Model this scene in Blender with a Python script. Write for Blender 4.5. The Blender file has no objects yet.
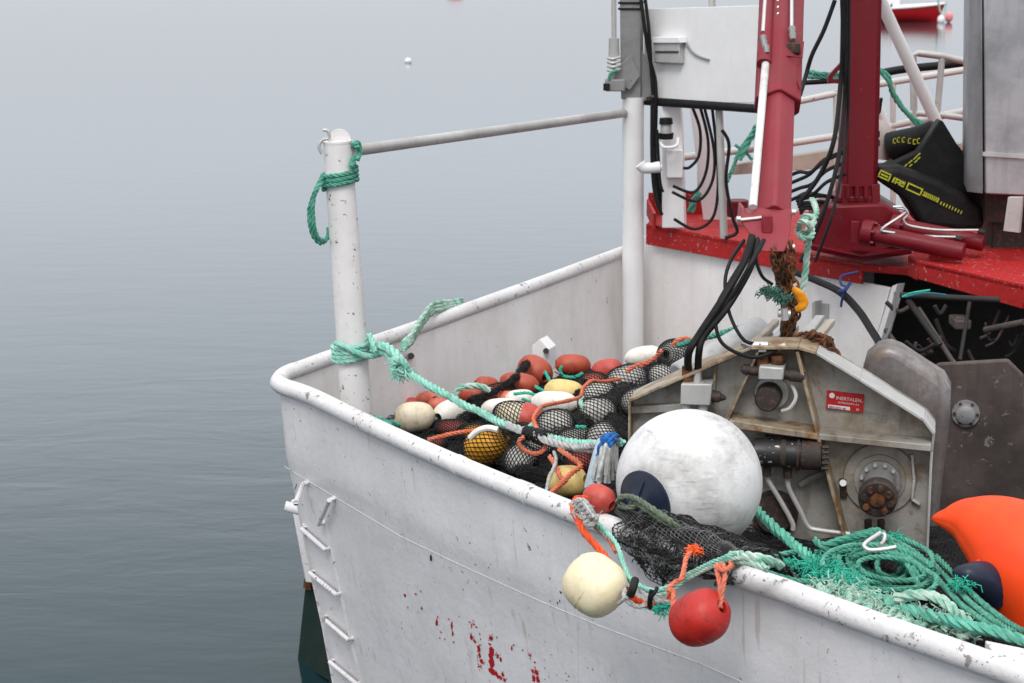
import bpy, math, random
from mathutils import Vector as V, Matrix, noise
from mathutils.bvhtree import BVHTree
random.seed(11)
S = bpy.context.scene; COL = S.collection
R = math.radians
# ------------------------------------------------------------------ camera
H = 4.5; F = 2000.0; PIT = R(12.0); cp, sp = math.cos(PIT), math.sin(PIT)
CAM = V((0, 0, H))
cd = bpy.data.cameras.new('camera'); cam = bpy.data.objects.new('camera', cd); COL.objects.link(cam)
cam.location = CAM; cam.rotation_euler = (R(90) - PIT, 0, 0)
cd.sensor_width = 36; cd.lens = 36 * F / 1024; cd.clip_start = .1; cd.clip_end = 6000
cd.dof.use_dof = True; cd.dof.focus_distance = 9.0; cd.dof.aperture_fstop = 6.3
S.camera = cam
def ray(u, v):
    x = (u - 512) / F; y = (341.5 - v) / F
    return V((x, cp + y * sp, -sp + y * cp))
def P(u, v, Y): d = ray(u, v); return CAM + d * (Y / d.y)
def Z(u, v, z): d = ray(u, v); return CAM + d * ((z - H) / d.z)
def PL(u, v, p0, n): d = ray(u, v); return CAM + d * ((p0 - CAM).dot(n) / d.dot(n))
T = V((.595, -.803, 0)).normalized(); N = V((.803, .595, 0)).normalized(); UP = V((0, 0, 1))
# ------------------------------------------------------------------ materials
def srgb(r, g, b):
    f = lambda c: ((c / 255) / 12.92 if c / 255 < .04045 else ((c / 255 + .055) / 1.055) ** 2.4)
    return (f(r), f(g), f(b))
def c4(c): return (c[0], c[1], c[2], 1)
def newmat(name):
    m = bpy.data.materials.new(name); m.use_nodes = True
    nt = m.node_tree; b = nt.nodes['Principled BSDF']; return m, nt, b
def nz(nt, vec, scale, detail=4, rough=.55, dist=0):
    n = nt.nodes.new('ShaderNodeTexNoise'); n.inputs['Scale'].default_value = scale
    n.inputs['Detail'].default_value = detail; n.inputs['Roughness'].default_value = rough
    n.inputs['Distortion'].default_value = dist
    nt.links.new(vec, n.inputs['Vector']); return n.outputs['Fac']
def ramp(nt, fac, a, b, lo=0, hi=1):
    r = nt.nodes.new('ShaderNodeMapRange'); r.inputs[1].default_value = a; r.inputs[2].default_value = b
    r.inputs[3].default_value = lo; r.inputs[4].default_value = hi; nt.links.new(fac, r.inputs[0]); return r.outputs[0]
def mixc(nt, fac, A, B):
    m = nt.nodes.new('ShaderNodeMix'); m.data_type = 'RGBA'
    if isinstance(fac, (int, float)): m.inputs[0].default_value = fac
    else: nt.links.new(fac, m.inputs[0])
    for i, x in ((6, A), (7, B)):
        if isinstance(x, tuple): m.inputs[i].default_value = c4(x)
        else: nt.links.new(x, m.inputs[i])
    return m.outputs[2]
def coords(nt, sc=(1, 1, 1)):
    t = nt.nodes.new('ShaderNodeTexCoord'); m = nt.nodes.new('ShaderNodeMapping')
    m.inputs['Scale'].default_value = sc; nt.links.new(t.outputs['Object'], m.inputs[0]); return m.outputs[0]
def bump(nt, b, fac, strength, dist=.01):
    n = nt.nodes.new('ShaderNodeBump'); n.inputs['Strength'].default_value = strength; n.inputs['Distance'].default_value = dist
    nt.links.new(fac, n.inputs['Height']); nt.links.new(n.outputs[0], b.inputs['Normal'])
def paint(name, base, chip=(.10, .085, .075), cs=16, th=.70, dirt=(.42, .38, .33), da=.35, rough=.45, bs=.25,
          metal=0, streak=.25, chip2=None, th2=.66, cs2=45, edge=.012):
    m, nt, b = newmat(name); co = coords(nt); cz = coords(nt, (1, 1, .12))
    big = ramp(nt, nz(nt, co, 2.2, 7, .65), .42, .64, 0, da)
    col = mixc(nt, big, base, dirt)
    st = ramp(nt, nz(nt, cz, 16, 5, .6), .5, .78, 0, streak)
    col = mixc(nt, st, col, dirt)
    gr = ramp(nt, nz(nt, co, 120, 3, .6), .35, .65, 0, .10)
    col = mixc(nt, gr, col, dirt)
    if chip2:
        k2 = ramp(nt, nz(nt, co, cs2, 5, .6), th2, th2 + .02, 0, 1); col = mixc(nt, k2, col, chip2)
    k = ramp(nt, nz(nt, co, cs, 8, .68, .3), th, th + edge, 0, 1)
    col = mixc(nt, k, col, chip)
    if name in ('aluminium_casting', 'scuffed_drum_cover', 'rust_edged_flange'):
        col = mixc(nt, ramp(nt, nz(nt, co, 5.5, 8, .7), .50, .66, 0, .75), col, (.15, .105, .06))
        col = mixc(nt, ramp(nt, nz(nt, cz, 9, 6, .65), .54, .66, 0, .6), col, (.07, .055, .042))
    if name == 'hull_paint':
        rr_ = ramp(nt, nz(nt, coords(nt, (1, 1, .05)), 24, 4, .6), .62, .74, 0, .5); col = mixc(nt, rr_, col, (.36, .26, .18))
    nt.links.new(col, b.inputs['Base Color'])
    b.inputs['Specular IOR Level'].default_value = .3; b.inputs['Metallic'].default_value = metal
    nt.links.new(ramp(nt, nz(nt, co, 6, 6, .6), .3, .7, rough - .08, rough + .2), b.inputs['Roughness'])
    bump(nt, b, nz(nt, co, 14, 9, .62), bs, .012)
    return m
def soft(name, a, b2, scale=30, rough=.8, bs=.4, lo=.35, hi=.65, grime=.55):
    m, nt, b = newmat(name); co = coords(nt)
    col = mixc(nt, ramp(nt, nz(nt, co, scale, 6, .65), lo, hi), a, b2)
    col = mixc(nt, ramp(nt, nz(nt, co, 7, 7, .7), .50, .68, 0, grime), col, (a[0] * .4 + .02, a[1] * .38 + .015, a[2] * .34 + .01))
    nt.links.new(col, b.inputs['Base Color']); b.inputs['Roughness'].default_value = rough; b.inputs['Specular IOR Level'].default_value = .28
    bump(nt, b, nz(nt, co, scale * 3, 5, .6), bs, .004)
    return m
M = {}
M['hull'] = paint('hull_paint', (.70, .683, .70), chip=(.09, .07, .06), cs=13, th=.685, dirt=(.46, .45, .44), da=.30, rough=.38, bs=.35, streak=.22, chip2=(.2, .16, .13), th2=.67, cs2=38)
M['wall'] = paint('inner_wall_paint', (.82, .795, .79), chip=(.16, .12, .10), cs=9, th=.69, dirt=(.56, .50, .46), da=.30, rough=.5, bs=.2, streak=.28, chip2=(.3, .25, .22), th2=.68, cs2=50)
M['rail'] = paint('rail_paint', (.69, .675, .68), chip=(.24, .22, .21), cs=11, th=.60, dirt=(.45, .43, .42), da=.4, rough=.38, bs=.6, streak=.05, chip2=(.12, .10, .09), th2=.645, cs2=40, edge=.03)
M['post'] = paint('post_paint', (.72, .70, .70), chip=(.13, .12, .11), cs=26, th=.625, dirt=(.5, .45, .42), da=.3, rough=.45, bs=.3, streak=.2)
M['white'] = paint('white_paint', (.77, .765, .77), chip=(.2, .17, .15), cs=14, th=.74, dirt=(.5, .46, .43), da=.2, rough=.45, bs=.1, streak=.12)
M['railgrey'] = paint('dull_white_rail_paint', (.52, .51, .49), chip=(.25, .18, .13), cs=14, th=.64, da=.4)
M['grey'] = paint('weathered_grey_metal', (.27, .27, .27), chip=(.10, .08, .07), cs=20, th=.64, dirt=(.17, .16, .15), da=.6, rough=.5, bs=.4, metal=.3)
M['galv'] = paint('galvanised_metal', (.50, .495, .48), chip=(.2, .18, .17), cs=22, th=.66, dirt=(.25, .24, .23), da=.5, rough=.45, bs=.2, metal=.3)
M['stainless'] = paint('brushed_stainless', (.46, .46, .47), chip=(.12, .12, .12), cs=30, th=.78, dirt=(.24, .24, .245), da=.8, rough=.42, bs=.1, metal=.7, streak=.5)
M['steel'] = paint('bright_steel', (.6, .6, .6), chip=(.2, .15, .1), cs=30, th=.74, da=.3, rough=.3, bs=.1, metal=.85)
M['winch'] = paint('aluminium_casting', (.36, .352, .33), chip=(.17, .11, .065), cs=9, th=.60, dirt=(.20, .165, .12), da=.85, rough=.5, bs=.45, metal=.15, streak=.55, edge=.09)
M['flange'] = paint('rust_edged_flange', (.36, .32, .25), chip=(.20, .10, .035), cs=10, th=.49, dirt=(.25, .17, .09), da=.7, rough=.55, bs=.4, metal=.1, edge=.12)
M['drum'] = paint('scuffed_drum_cover', (.28, .262, .26), chip=(.15, .13, .125), cs=8, th=.54, dirt=(.13, .105, .10), da=.9, rough=.4, bs=.2, metal=.45, streak=.7, edge=.15)
M['redcrane'] = paint('crimson_crane_paint', (.15, .004, .011), chip=(.12, .05, .03), cs=18, th=.66, dirt=(.13, .012, .015), da=.5, rough=.33, bs=.15, streak=.3)
M['redboom'] = paint('faded_crimson_paint', (.22, .014, .026), chip=(.14, .06, .035), cs=15, th=.645, dirt=(.15, .03, .035), da=.7, rough=.5, bs=.15, streak=.35)
M['boomfade'] = paint('sun_faded_crimson_paint', (.235, .026, .038), chip=(.16, .06, .035), cs=15, th=.645, dirt=(.22, .04, .045), da=.7, rough=.5, bs=.15, streak=.4)
M['reddeck'] = paint('red_deck_paint', (.40, .009, .010), chip=(.42, .27, .25), cs=34, th=.615, dirt=(.26, .015, .014), da=.5, rough=.62, bs=.5, streak=.2, chip2=(.13, .03, .025), th2=.64, cs2=30)
M['rust'] = soft('rust', (.17, .062, .022), (.035, .018, .011), 22, .85, .8, .4, .6)
M['dkrust'] = soft('dark_rusty_iron', (.035, .03, .028), (.16, .06, .03), 35, .6, .8, .5, .75)
M['black'] = soft('black_rubber', (.006, .006, .0065), (.011, .011, .012), 20, .55, .15)
M['black'].node_tree.nodes['Principled BSDF'].inputs['Specular IOR Level'].default_value = .2
M['blackm'] = paint('black_painted_steel', (.018, .018, .02), chip=(.55, .55, .52), cs=28, th=.61, dirt=(.04, .035, .03), da=.5, rough=.35, bs=.2)
M['net'] = soft('black_net_twine', (.006, .006, .007), (.022, .022, .023), 60, .75, .5)
M['netgrey'] = soft('grey_net_twine', (.05, .05, .052), (.16, .16, .16), 30, .8, .5)
M['mint'] = soft('mint_rope', srgb(108, 180, 162), srgb(160, 202, 188), 25, .8, .7)
M['green'] = soft('green_rope', srgb(52, 128, 108), srgb(96, 162, 142), 22, .8, .7)
M['pale'] = soft('faded_pale_rope', srgb(178, 196, 184), srgb(112, 172, 152), 14, .85, .7, .42, .6)
M['teal'] = soft('teal_twine', srgb(20, 150, 125), srgb(70, 185, 160), 60, .8, .4)
M['orange'] = soft('orange_rope', srgb(196, 92, 58), srgb(206, 128, 102), 16, .8, .6)
M['salmonr'] = soft('salmon_rope', srgb(214, 128, 105), srgb(190, 95, 70), 40, .8, .6)
M['greyrope'] = soft('grey_rope', srgb(190, 190, 186), srgb(135, 140, 142), 30, .85, .7)
M['olive'] = soft('olive_rope', srgb(120, 130, 110), srgb(80, 95, 82), 40, .85, .7)
M['bluecloth'] = soft('blue_twine', srgb(20, 80, 150), srgb(40, 110, 180), 40, .8, .5)
M['palebl'] = soft('pale_blue_twine', srgb(150, 175, 192), srgb(185, 190, 190), 40, .8, .5)
def floatmat(name, a, b2, dark):
    m, nt, b = newmat(name); co = coords(nt)
    col = mixc(nt, ramp(nt, nz(nt, co, 9, 5, .6), .35, .65), a, b2)
    col = mixc(nt, ramp(nt, nz(nt, co, 22, 7, .7), .52, .68, 0, .45), col, dark)
    col = mixc(nt, ramp(nt, nz(nt, co, 70, 4, .7), .65, .68, 0, .6), col, dark)
    nt.links.new(col, b.inputs['Base Color']); b.inputs['Roughness'].default_value = .5
    bump(nt, b, nz(nt, co, 40, 6, .6), .25, .006); return m
M['f_cream'] = floatmat('cream_float_plastic', srgb(226, 214, 190), srgb(214, 200, 170), srgb(150, 130, 100))
M['f_ivory'] = floatmat('ivory_float_plastic', srgb(228, 216, 186), srgb(222, 208, 170), srgb(190, 168, 110))
M['f_yellow'] = floatmat('pale_yellow_float_plastic', srgb(222, 192, 122), srgb(214, 184, 120), srgb(150, 120, 70))
M['f_white'] = floatmat('white_float_plastic', srgb(226, 222, 214), srgb(212, 206, 196), srgb(150, 140, 128))
M['f_grey'] = floatmat('grey_white_float_plastic', srgb(208, 206, 200), srgb(186, 184, 178), srgb(130, 124, 115))
M['f_orange'] = floatmat('brick_orange_float_plastic', srgb(172, 74, 48), srgb(154, 60, 42), srgb(92, 38, 26))
M['f_salmon'] = floatmat('salmon_float_plastic', srgb(206, 108, 84), srgb(190, 88, 66), srgb(112, 56, 42))
M['f_red'] = floatmat('red_float_plastic', srgb(184, 72, 60), srgb(166, 56, 48), srgb(96, 30, 24))
M['f_deepred'] = floatmat('deep_red_float_plastic', srgb(182, 34, 22), srgb(160, 26, 20), srgb(70, 16, 12))
M['f_pink'] = floatmat('faded_pink_float_plastic', srgb(196, 92, 80), srgb(180, 78, 70), srgb(100, 50, 44))
M['f_gold'] = floatmat('golden_yellow_float_plastic', srgb(224, 160, 20), srgb(206, 140, 20), srgb(120, 80, 20))
M['hole'] = soft('float_bore_black', (.012, .012, .012), (.02, .02, .02), 20, .7, .1)
M['navy'] = soft('navy_rubber', (.010, .016, .035), (.018, .026, .05), 12, .38, .1)
M['buoyor'] = soft('orange_vinyl', (.90, .075, .010), (.84, .055, .010), 5, .5, .12, grime=.22)
M['yellow'] = soft('yellow_paint', srgb(226, 150, 20), srgb(200, 120, 15), 40, .45, .3)
M['yprint'] = soft('yellow_print', srgb(190, 190, 50), srgb(150, 152, 45), 90, .7, .1)
M['signred'] = soft('red_label', (.40, .015, .015), (.33, .012, .012), 40, .5, .05)
M['signwhite'] = soft('white_lettering', (.68, .62, .62), (.6, .5, .5), 60, .6, .05)
M['flake'] = soft('red_lettering_paint', (.45, .008, .015), (.38, .008, .012), 60, .5, .2)
M['wood'] = paint('weathered_wood', (.42, .37, .31), chip=(.22, .18, .14), cs=14, th=.6, dirt=(.3, .25, .2), da=.6, rough=.8, bs=.6, edge=.1)
M['dark'] = paint('dark_hold_steel', (.022, .019, .018), chip=(.06, .035, .022), cs=9, th=.6, dirt=(.025, .022, .02), da=.7, rough=.6, bs=.4, edge=.1)
M['hatch'] = paint('brown_grey_hatch_paint', (.085, .066, .060), chip=(.16, .14, .13), cs=16, th=.62, dirt=(.035, .027, .024), da=.9, rough=.55, bs=.3, streak=.7)
M['antifoul'] = soft('dark_green_antifouling', (.003, .013, .011), (.005, .017, .014), 6, .95, .1)
M['cable_blue'] = soft('blue_cord', (.01, .025, .12), (.015, .035, .15), 40, .6, .2)
M['scuffbuoy'] = None
def buoymat():
    m, nt, b = newmat('scuffed_white_vinyl'); co = coords(nt); c2 = coords(nt, (3.2, 1, 1))
    base = mixc(nt, ramp(nt, nz(nt, co, 4.5, 9, .75), .44, .66), (.65, .645, .645), (.38, .37, .355))
    sc = nt.nodes.new('ShaderNodeMapping'); sc.inputs['Rotation'].default_value = (0, R(35), 0); sc.inputs['Scale'].default_value = (1.3, 1, 9)
    t = nt.nodes.new('ShaderNodeTexCoord'); nt.links.new(t.outputs['Object'], sc.inputs[0])
    scr = ramp(nt, nz(nt, sc.outputs[0], 7, 8, .72), .50, .64)
    blot = ramp(nt, nz(nt, co, 5, 3, .5), .47, .62)
    mul = nt.nodes.new('ShaderNodeMath'); mul.operation = 'MULTIPLY'; nt.links.new(scr, mul.inputs[0]); nt.links.new(blot, mul.inputs[1])
    mm = nt.nodes.new('ShaderNodeMath'); mm.operation = 'MULTIPLY'; nt.links.new(mul.outputs[0], mm.inputs[0]); mm.inputs[1].default_value = .6
    col = mixc(nt, mm.outputs[0], base, (.17, .17, .17))
    nt.links.new(col, b.inputs['Base Color']); b.inputs['Roughness'].default_value = .5
    bump(nt, b, nz(nt, co, 25, 6, .6), .12, .006); return m
M['scuffbuoy'] = buoymat()
# ------------------------------------------------------------------ mesh builder
def catmull(pts, n=8, closed=False):
    pts = [V(p) for p in pts]; out = []; L = len(pts)
    if L < 3 and not closed:
        return [pts[0].lerp(pts[-1], i / n) for i in range(n + 1)]
    rng = L if closed else L - 1
    for i in range(rng):
        g = lambda k: pts[k % L] if closed else pts[max(0, min(L - 1, k))]
        a, b, c, d = g(i - 1), g(i), g(i + 1), g(i + 2)
        for j in range(n):
            t = j / n
            out.append(.5 * ((2 * b) + (c - a) * t + (2 * a - 5 * b + 4 * c - d) * t * t + (3 * b - a - 3 * c + d) * t ** 3))
    if not closed: out.append(pts[-1].copy())
    return out
def resample(pts, step, closed=False):
    if closed: pts = pts + [pts[0]]
    out = [pts[0].copy()]; acc = 0
    tot = sum((pts[i + 1] - pts[i]).length for i in range(len(pts) - 1))
    n = max(2, int(tot / step)); s = tot / n; k = 1; d = 0
    for i in range(len(pts) - 1):
        a, b = pts[i], pts[i + 1]; l = (b - a).length
        while l > 0 and k * s <= d + l + 1e-9 and k <= n:
            out.append(a.lerp(b, (k * s - d) / l)); k += 1
        d += l
    if len(out) < n + 1: out.append(pts[-1].copy())
    if closed: out = out[:-1]
    return out
def frames(pts, closed=False):
    n = len(pts); tg = []
    for i in range(n):
        a = pts[i - 1] if (i > 0 or closed) else pts[i]; b = pts[(i + 1) % n] if (i < n - 1 or closed) else pts[i]
        d = b - a; tg.append(d.normalized() if d.length > 1e-9 else V((0, 0, 1)))
    ref = V((0, 0, 1)) if abs(tg[0].z) < .9 else V((1, 0, 0))
    x = tg[0].cross(ref).normalized(); fr = []
    for t in tg:
        x = (x - t * x.dot(t)); x = x.normalized() if x.length > 1e-6 else t.orthogonal().normalized()
        fr.append((t, x, t.cross(x).normalized()))
    return fr
WO = {}
class MB:
    def __init__(s): s.v = []; s.f = []
    def add(s, vs, fs):
        o = len(s.v); s.v += [V(v) for v in vs]; s.f += [tuple(i + o for i in f) for f in fs]; return s
    def sweep(s, pts, rad, n=10, closed=False, cap=True, rx=1.0):
        fr = frames(pts, closed); vs = []; m = len(pts)
        for i, p in enumerate(pts):
            r = rad(i / (m - 1)) if callable(rad) else rad
            for k in range(n):
                a = 2 * math.pi * k / n; vs.append(p + fr[i][1] * (math.cos(a) * r * rx) + fr[i][2] * (math.sin(a) * r))
        fs = []
        for i in range(m if closed else m - 1):
            j = (i + 1) % m
            for k in range(n):
                l = (k + 1) % n; fs.append((i * n + k, i * n + l, j * n + l, j * n + k))
        if cap and not closed:
            fs.append(tuple(range(n - 1, -1, -1))); fs.append(tuple((m - 1) * n + k for k in range(n)))
        return s.add(vs, fs)
    def tube(s, pts, r, n=10, smooth=8, closed=False):
        pts = catmull(pts, smooth, closed) if smooth else [V(p) for p in pts]
        return s.sweep(pts, r, n, closed)
    def cyl(s, a, b, r, r2=None, n=20):
        r2 = r if r2 is None else r2; a, b = V(a), V(b)
        return s.sweep([a, b], lambda t: r + (r2 - r) * t, n)
    def rope(s, pts, r, pitch=None, closed=False, strands=3, n=5, smooth=8, wob=0):
        pitch = pitch or r * 6.5
        p = catmull(pts, smooth, closed)
        wob = wob or r * .3
        if wob: p = [q + V((noise.noise(q * 9), noise.noise(q * 9 + V((5, 5, 5))), noise.noise(q * 9 + V((9, 1, 3))))) * wob for q in p]
        p = resample(p, pitch / 7, closed)
        fr = frames(p, closed)
        for k in range(strands):
            q = []
            for i, c in enumerate(p):
                a = 2 * math.pi * (i / 7 + k / strands) + .7 * noise.noise(c * 7 + V((3, 3, 3))); q.append(c + (fr[i][1] * math.cos(a) + fr[i][2] * math.sin(a)) * r * (.5 + .16 * noise.noise(c * 16 + V((k * 3, 0, 0)))))
            s.sweep(q, lambda t, q=q, k=k: r * (.54 + .14 * noise.noise(q[int(t * (len(q) - 1))] * 22 + V((k * 5, 0, 0)))), n, closed)
        return s
    def box(s, c, size, ax=None, ay=None, az=None):
        c = V(c); ax = V(ax or (1, 0, 0)); ay = V(ay or (0, 1, 0)); az = V(az or (0, 0, 1)); vs = []
        for i in (-.5, .5):
            for j in (-.5, .5):
                for k in (-.5, .5): vs.append(c + ax * size[0] * i + ay * size[1] * j + az * size[2] * k)
        return s.add(vs, [(0, 1, 3, 2), (4, 6, 7, 5), (0, 4, 5, 1), (2, 3, 7, 6), (0, 2, 6, 4), (1, 5, 7, 3)])
    def prism(s, poly, ext):
        n = len(poly); poly = [V(p) for p in poly]; ext = V(ext)
        vs = poly + [p + ext for p in poly]
        fs = [tuple(range(n)), tuple(range(2 * n - 1, n - 1, -1))] + [(i, i + n, (i + 1) % n + n, (i + 1) % n) for i in range(n)]
        return s.add(vs, fs)
    def lathe(s, prof, o, axis, n=28, x=None):
        o = V(o); a = V(axis).normalized(); x = a.orthogonal().normalized() if x is None else x; y = a.cross(x); vs = []
        for (h, r) in prof:
            for k in range(n):
                t = 2 * math.pi * k / n; vs.append(o + a * h + (x * math.cos(t) + y * math.sin(t)) * max(r, 1e-5))
        fs = []
        for i in range(len(prof) - 1):
            for k in range(n):
                l = (k + 1) % n; fs.append((i * n + k, i * n + l, (i + 1) * n + l, (i + 1) * n + k))
        if prof[0][1] > 1e-4: fs.append(tuple(range(n - 1, -1, -1)))
        if prof[-1][1] > 1e-4: fs.append(tuple((len(prof) - 1) * n + k for k in range(n)))
        return s.add(vs, fs)
    def build(s, name, mat, parent=None, label=None, cat=None, group=None, kind=None, bevel=0, wire=0, ang=38, seg=2):
        if parent is not None: o0 = WO[parent.name]
        else:
            xs = [v.x for v in s.v]; ys = [v.y for v in s.v]; zs = [v.z for v in s.v]
            o0 = V(((min(xs) + max(xs)) / 2, (min(ys) + max(ys)) / 2, min(zs)))
        me = bpy.data.meshes.new(name); me.from_pydata([v - o0 for v in s.v], [], s.f); me.update()
        import bmesh
        bm = bmesh.new(); bm.from_mesh(me); bmesh.ops.recalc_face_normals(bm, faces=bm.faces); bm.to_mesh(me); bm.free()
        me.polygons.foreach_set('use_smooth', [True] * len(me.polygons)); me.set_sharp_from_angle(angle=R(ang))
        o = bpy.data.objects.new(name, me); COL.objects.link(o); me.materials.append(M[mat] if isinstance(mat, str) else mat)
        if parent is not None: o.parent = parent
        else: o.location = o0
        WO[o.name] = o0
        if bevel:
            b = o.modifiers.new('bevel', 'BEVEL'); b.width = bevel; b.segments = seg; b.limit_method = 'ANGLE'; b.angle_limit = R(35)
        if wire:
            w = o.modifiers.new('net', 'WIREFRAME'); w.thickness = wire; w.use_even_offset = False; w.use_boundary = True
        tag(o, label, cat, group, kind); return o
def tag(o, label=None, cat=None, group=None, kind=None):
    if label: o['label'] = label
    if cat: o['category'] = cat
    if group: o['group'] = group
    if kind: o['kind'] = kind
def thing(name, label, cat, loc, group=None):
    o = bpy.data.objects.new(name, None); COL.objects.link(o); o.location = loc; o.empty_display_size = .1
    WO[o.name] = V(loc); tag(o, label, cat, group); return o
def text_mb(txt, size, origin, ax, ay, ext=.001, depth_n=None, align='LEFT'):
    c = bpy.data.curves.new('t', 'FONT'); c.body = txt; c.size = size; c.align_x = align; c.resolution_u = 2
    ob = bpy.data.objects.new('t', c); COL.objects.link(ob)
    dg = bpy.context.evaluated_depsgraph_get(); me = bpy.data.meshes.new_from_object(ob.evaluated_get(dg))
    b = MB(); b.add([V(origin) + V(ax) * v.co.x + V(ay) * v.co.y for v in me.vertices], [tuple(p.vertices) for p in me.polygons])
    bpy.data.objects.remove(ob); bpy.data.curves.remove(c); return b
# ------------------------------------------------------------------ world, light
w = bpy.data.worlds.new('World'); S.world = w; w.use_nodes = True; nt = w.node_tree
bg = nt.nodes['Background']; sky = nt.nodes.new('ShaderNodeTexSky'); sky.sky_type = 'NISHITA'; sky.sun_disc = False
SUN_EL, SUN_AZ = 50, -168       # azimuth from +Y towards +X
sky.sun_elevation = R(SUN_EL); sky.sun_rotation = R(SUN_AZ); sky.altitude = 0; sky.air_density = 1; sky.dust_density = 3
hs = nt.nodes.new('ShaderNodeHueSaturation'); hs.inputs['Saturation'].default_value = .35
nt.links.new(sky.outputs[0], hs.inputs['Color'])
tcw = nt.nodes.new('ShaderNodeTexCoord'); sx = nt.nodes.new('ShaderNodeSeparateXYZ'); nt.links.new(tcw.outputs['Generated'], sx.inputs[0])
cr = nt.nodes.new('ShaderNodeValToRGB'); nt.links.new(sx.outputs['Z'], cr.inputs[0]); el_ = cr.color_ramp.elements
el_[0].position = 0; el_[0].color = (.385, .40, .43, 1); el_[1].position = 1; el_[1].color = (.98, .985, 1, 1)
for p_, c_ in ((.07, (.44, .455, .49)), (.13, (.62, .645, .70)), (.22, (.71, .74, .80)), (.33, (.50, .535, .575)), (.46, (.42, .45, .475)), (.62, (.72, .735, .75))):
    e_ = el_.new(p_); e_.color = c4(c_)
vm = nt.nodes.new('ShaderNodeVectorMath'); vm.operation = 'SCALE'; vm.inputs[3].default_value = 17.5; nt.links.new(cr.outputs[0], vm.inputs[0]); grad = vm.outputs[0]
mx = mixc(nt, .85, hs.outputs[0], grad)
nt.links.new(mx, bg.inputs['Color']); bg.inputs['Strength'].default_value = .105
sd = bpy.data.lights.new('sun', 'SUN'); sd.energy = 1.5; sd.angle = R(22); sd.color = (1, .965, .93)
so = bpy.data.objects.new('sun', sd); COL.objects.link(so)
az, el = R(SUN_AZ), R(SUN_EL); sdir = V((math.sin(az) * math.cos(el), math.cos(az) * math.cos(el), math.sin(el)))
so.rotation_euler = (-sdir).to_track_quat('-Z', 'Y').to_euler(); so.location = sdir * 50
S.view_settings.view_transform = 'Standard'; S.view_settings.look = 'None'; S.view_settings.gamma = 1; S.view_settings.use_curve_mapping = False
S.view_settings.exposure = 0.2
# ------------------------------------------------------------------ water
m, nt, b = newmat('harbour_water')
b.inputs['Base Color'].default_value = (.008, .026, .031, 1); b.inputs['Roughness'].default_value = .09; b.inputs['IOR'].default_value = 1.33
co = coords(nt, (.55, 1.2, 1)); a1 = nz(nt, co, 1.3, 6, .55, .4); a2 = nz(nt, co, 9, 3, .5)
mm = nt.nodes.new('ShaderNodeMath'); mm.operation = 'MULTIPLY_ADD'; nt.links.new(a2, mm.inputs[0]); mm.inputs[1].default_value = .12; nt.links.new(a1, mm.inputs[2])
bump(nt, b, mm.outputs[0], .13, .05)
M['water'] = m
g = MB(); g.add([(-2500, -300, 0), (2500, -300, 0), (2500, 4500, 0), (-2500, 4500, 0)], [(0, 1, 2, 3)]).build('water', 'water', kind='structure')
# ------------------------------------------------------------------ boat: hull curves
RZ = 2.05
far_px = [(303, 368), (333, 357), (406, 332), (475, 307), (550, 279.5), (634, 248)]
near_px = [(282, 386), (314, 397.5), (380, 430), (460, 466), (540, 499), (577, 514), (660, 545.5), (731, 573), (780, 589), (820, 604), (900, 633), (1000, 668), (1060, 690), (1200, 738)]
fp = [Z(u, v, RZ) for u, v in far_px][::-1]; npx = [Z(u, v, RZ) for u, v in near_px]
corner = [Z(287, 373.5, RZ), Z(279.5, 380, RZ)]
rimctl = fp + corner + npx
rim = resample(catmull(rimctl, 10), .05)
# index of corner
ci = min(range(len(rim)), key=lambda i: (rim[i] - Z(279, 381, RZ)).length)
FI = V((.9, -.42, 0)).normalized()
def inward(i):
    return N
def inner(i):
    t = max(0, min(1, (i - ci + 5) / 10)); return (FI * (1 - t) + N * t).normalized()
def rimpt(u):   # gunwale point that lies at picture column u
    best = None
    for p in rim[ci:]:
        d = p - CAM; y = d.y * cp - d.z * sp; uu = 512 + F * d.x / y
        if best is None or abs(uu - u) < best[0]: best = (abs(uu - u), p)
    return best[1]
HP = [(2.05, 0), (1.64, .035), (1.60, .045), (1.36, .095), (.92, .175), (.32, .30), (-.05, .36), (-.5, .44)]
boat = thing('fishing_boat', 'white steel fishing boat with red decks and open net well, filling the right side', 'fishing boat', (1.2, 9.5, 0))
HPS = []
for (a_, b_) in zip(HP[:-1], HP[1:]):
    k_ = max(1, int((a_[0] - b_[0]) / .07)); HPS += [(a_[0] + (b_[0] - a_[0]) * j / k_, a_[1] + (b_[1] - a_[1]) * j / k_) for j in range(k_)]
HPS.append(HP[-1])
vs = []; nr = len(HPS)
for i, p in enumerate(rim):
    for (z, f) in HPS:
        q = p + inward(i) * f; q.z = z - (.03 if z == 2.05 else 0)
        if -.3 < z < 1.9: q += N * (.007 * noise.noise(q * 1.6) + .004 * max(0, math.sin((i - ci) * .05 * math.pi / .55)) * min(1, (1.9 - z) * 2) * (i > ci + 8))
        vs.append(q)
fs = [(i * nr + k, (i + 1) * nr + k, (i + 1) * nr + k + 1, i * nr + k + 1) for i in range(len(rim) - 1) for k in range(nr - 1)]
hb = MB(); hb.add(vs, fs); hull = hb.build('hull', 'hull', boat)
bvh = BVHTree.FromPolygons([tuple(v) for v in vs], fs)
def onh(u, v, off=0.0):
    d = ray(u, v).normalized(); h = bvh.ray_cast(CAM, d)
    if h[0] is None: return P(u, v, 9)
    n = h[1]; n = n if n.dot(d) < 0 else -n
    return h[0] + n * off
bw = MB(); vs = []
for i, p in enumerate(rim):
    for (z, f) in HP[:5]:
        q = p + inward(i) * f + inner(i) * .03; vs.append(V((q.x, q.y, min(z, 2.03))))
bw.add(vs, [(5 * i + k, 5 * i + 5 + k, 5 * i + 6 + k, 5 * i + k + 1) for i in range(len(rim) - 1) for k in range(4)])
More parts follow.
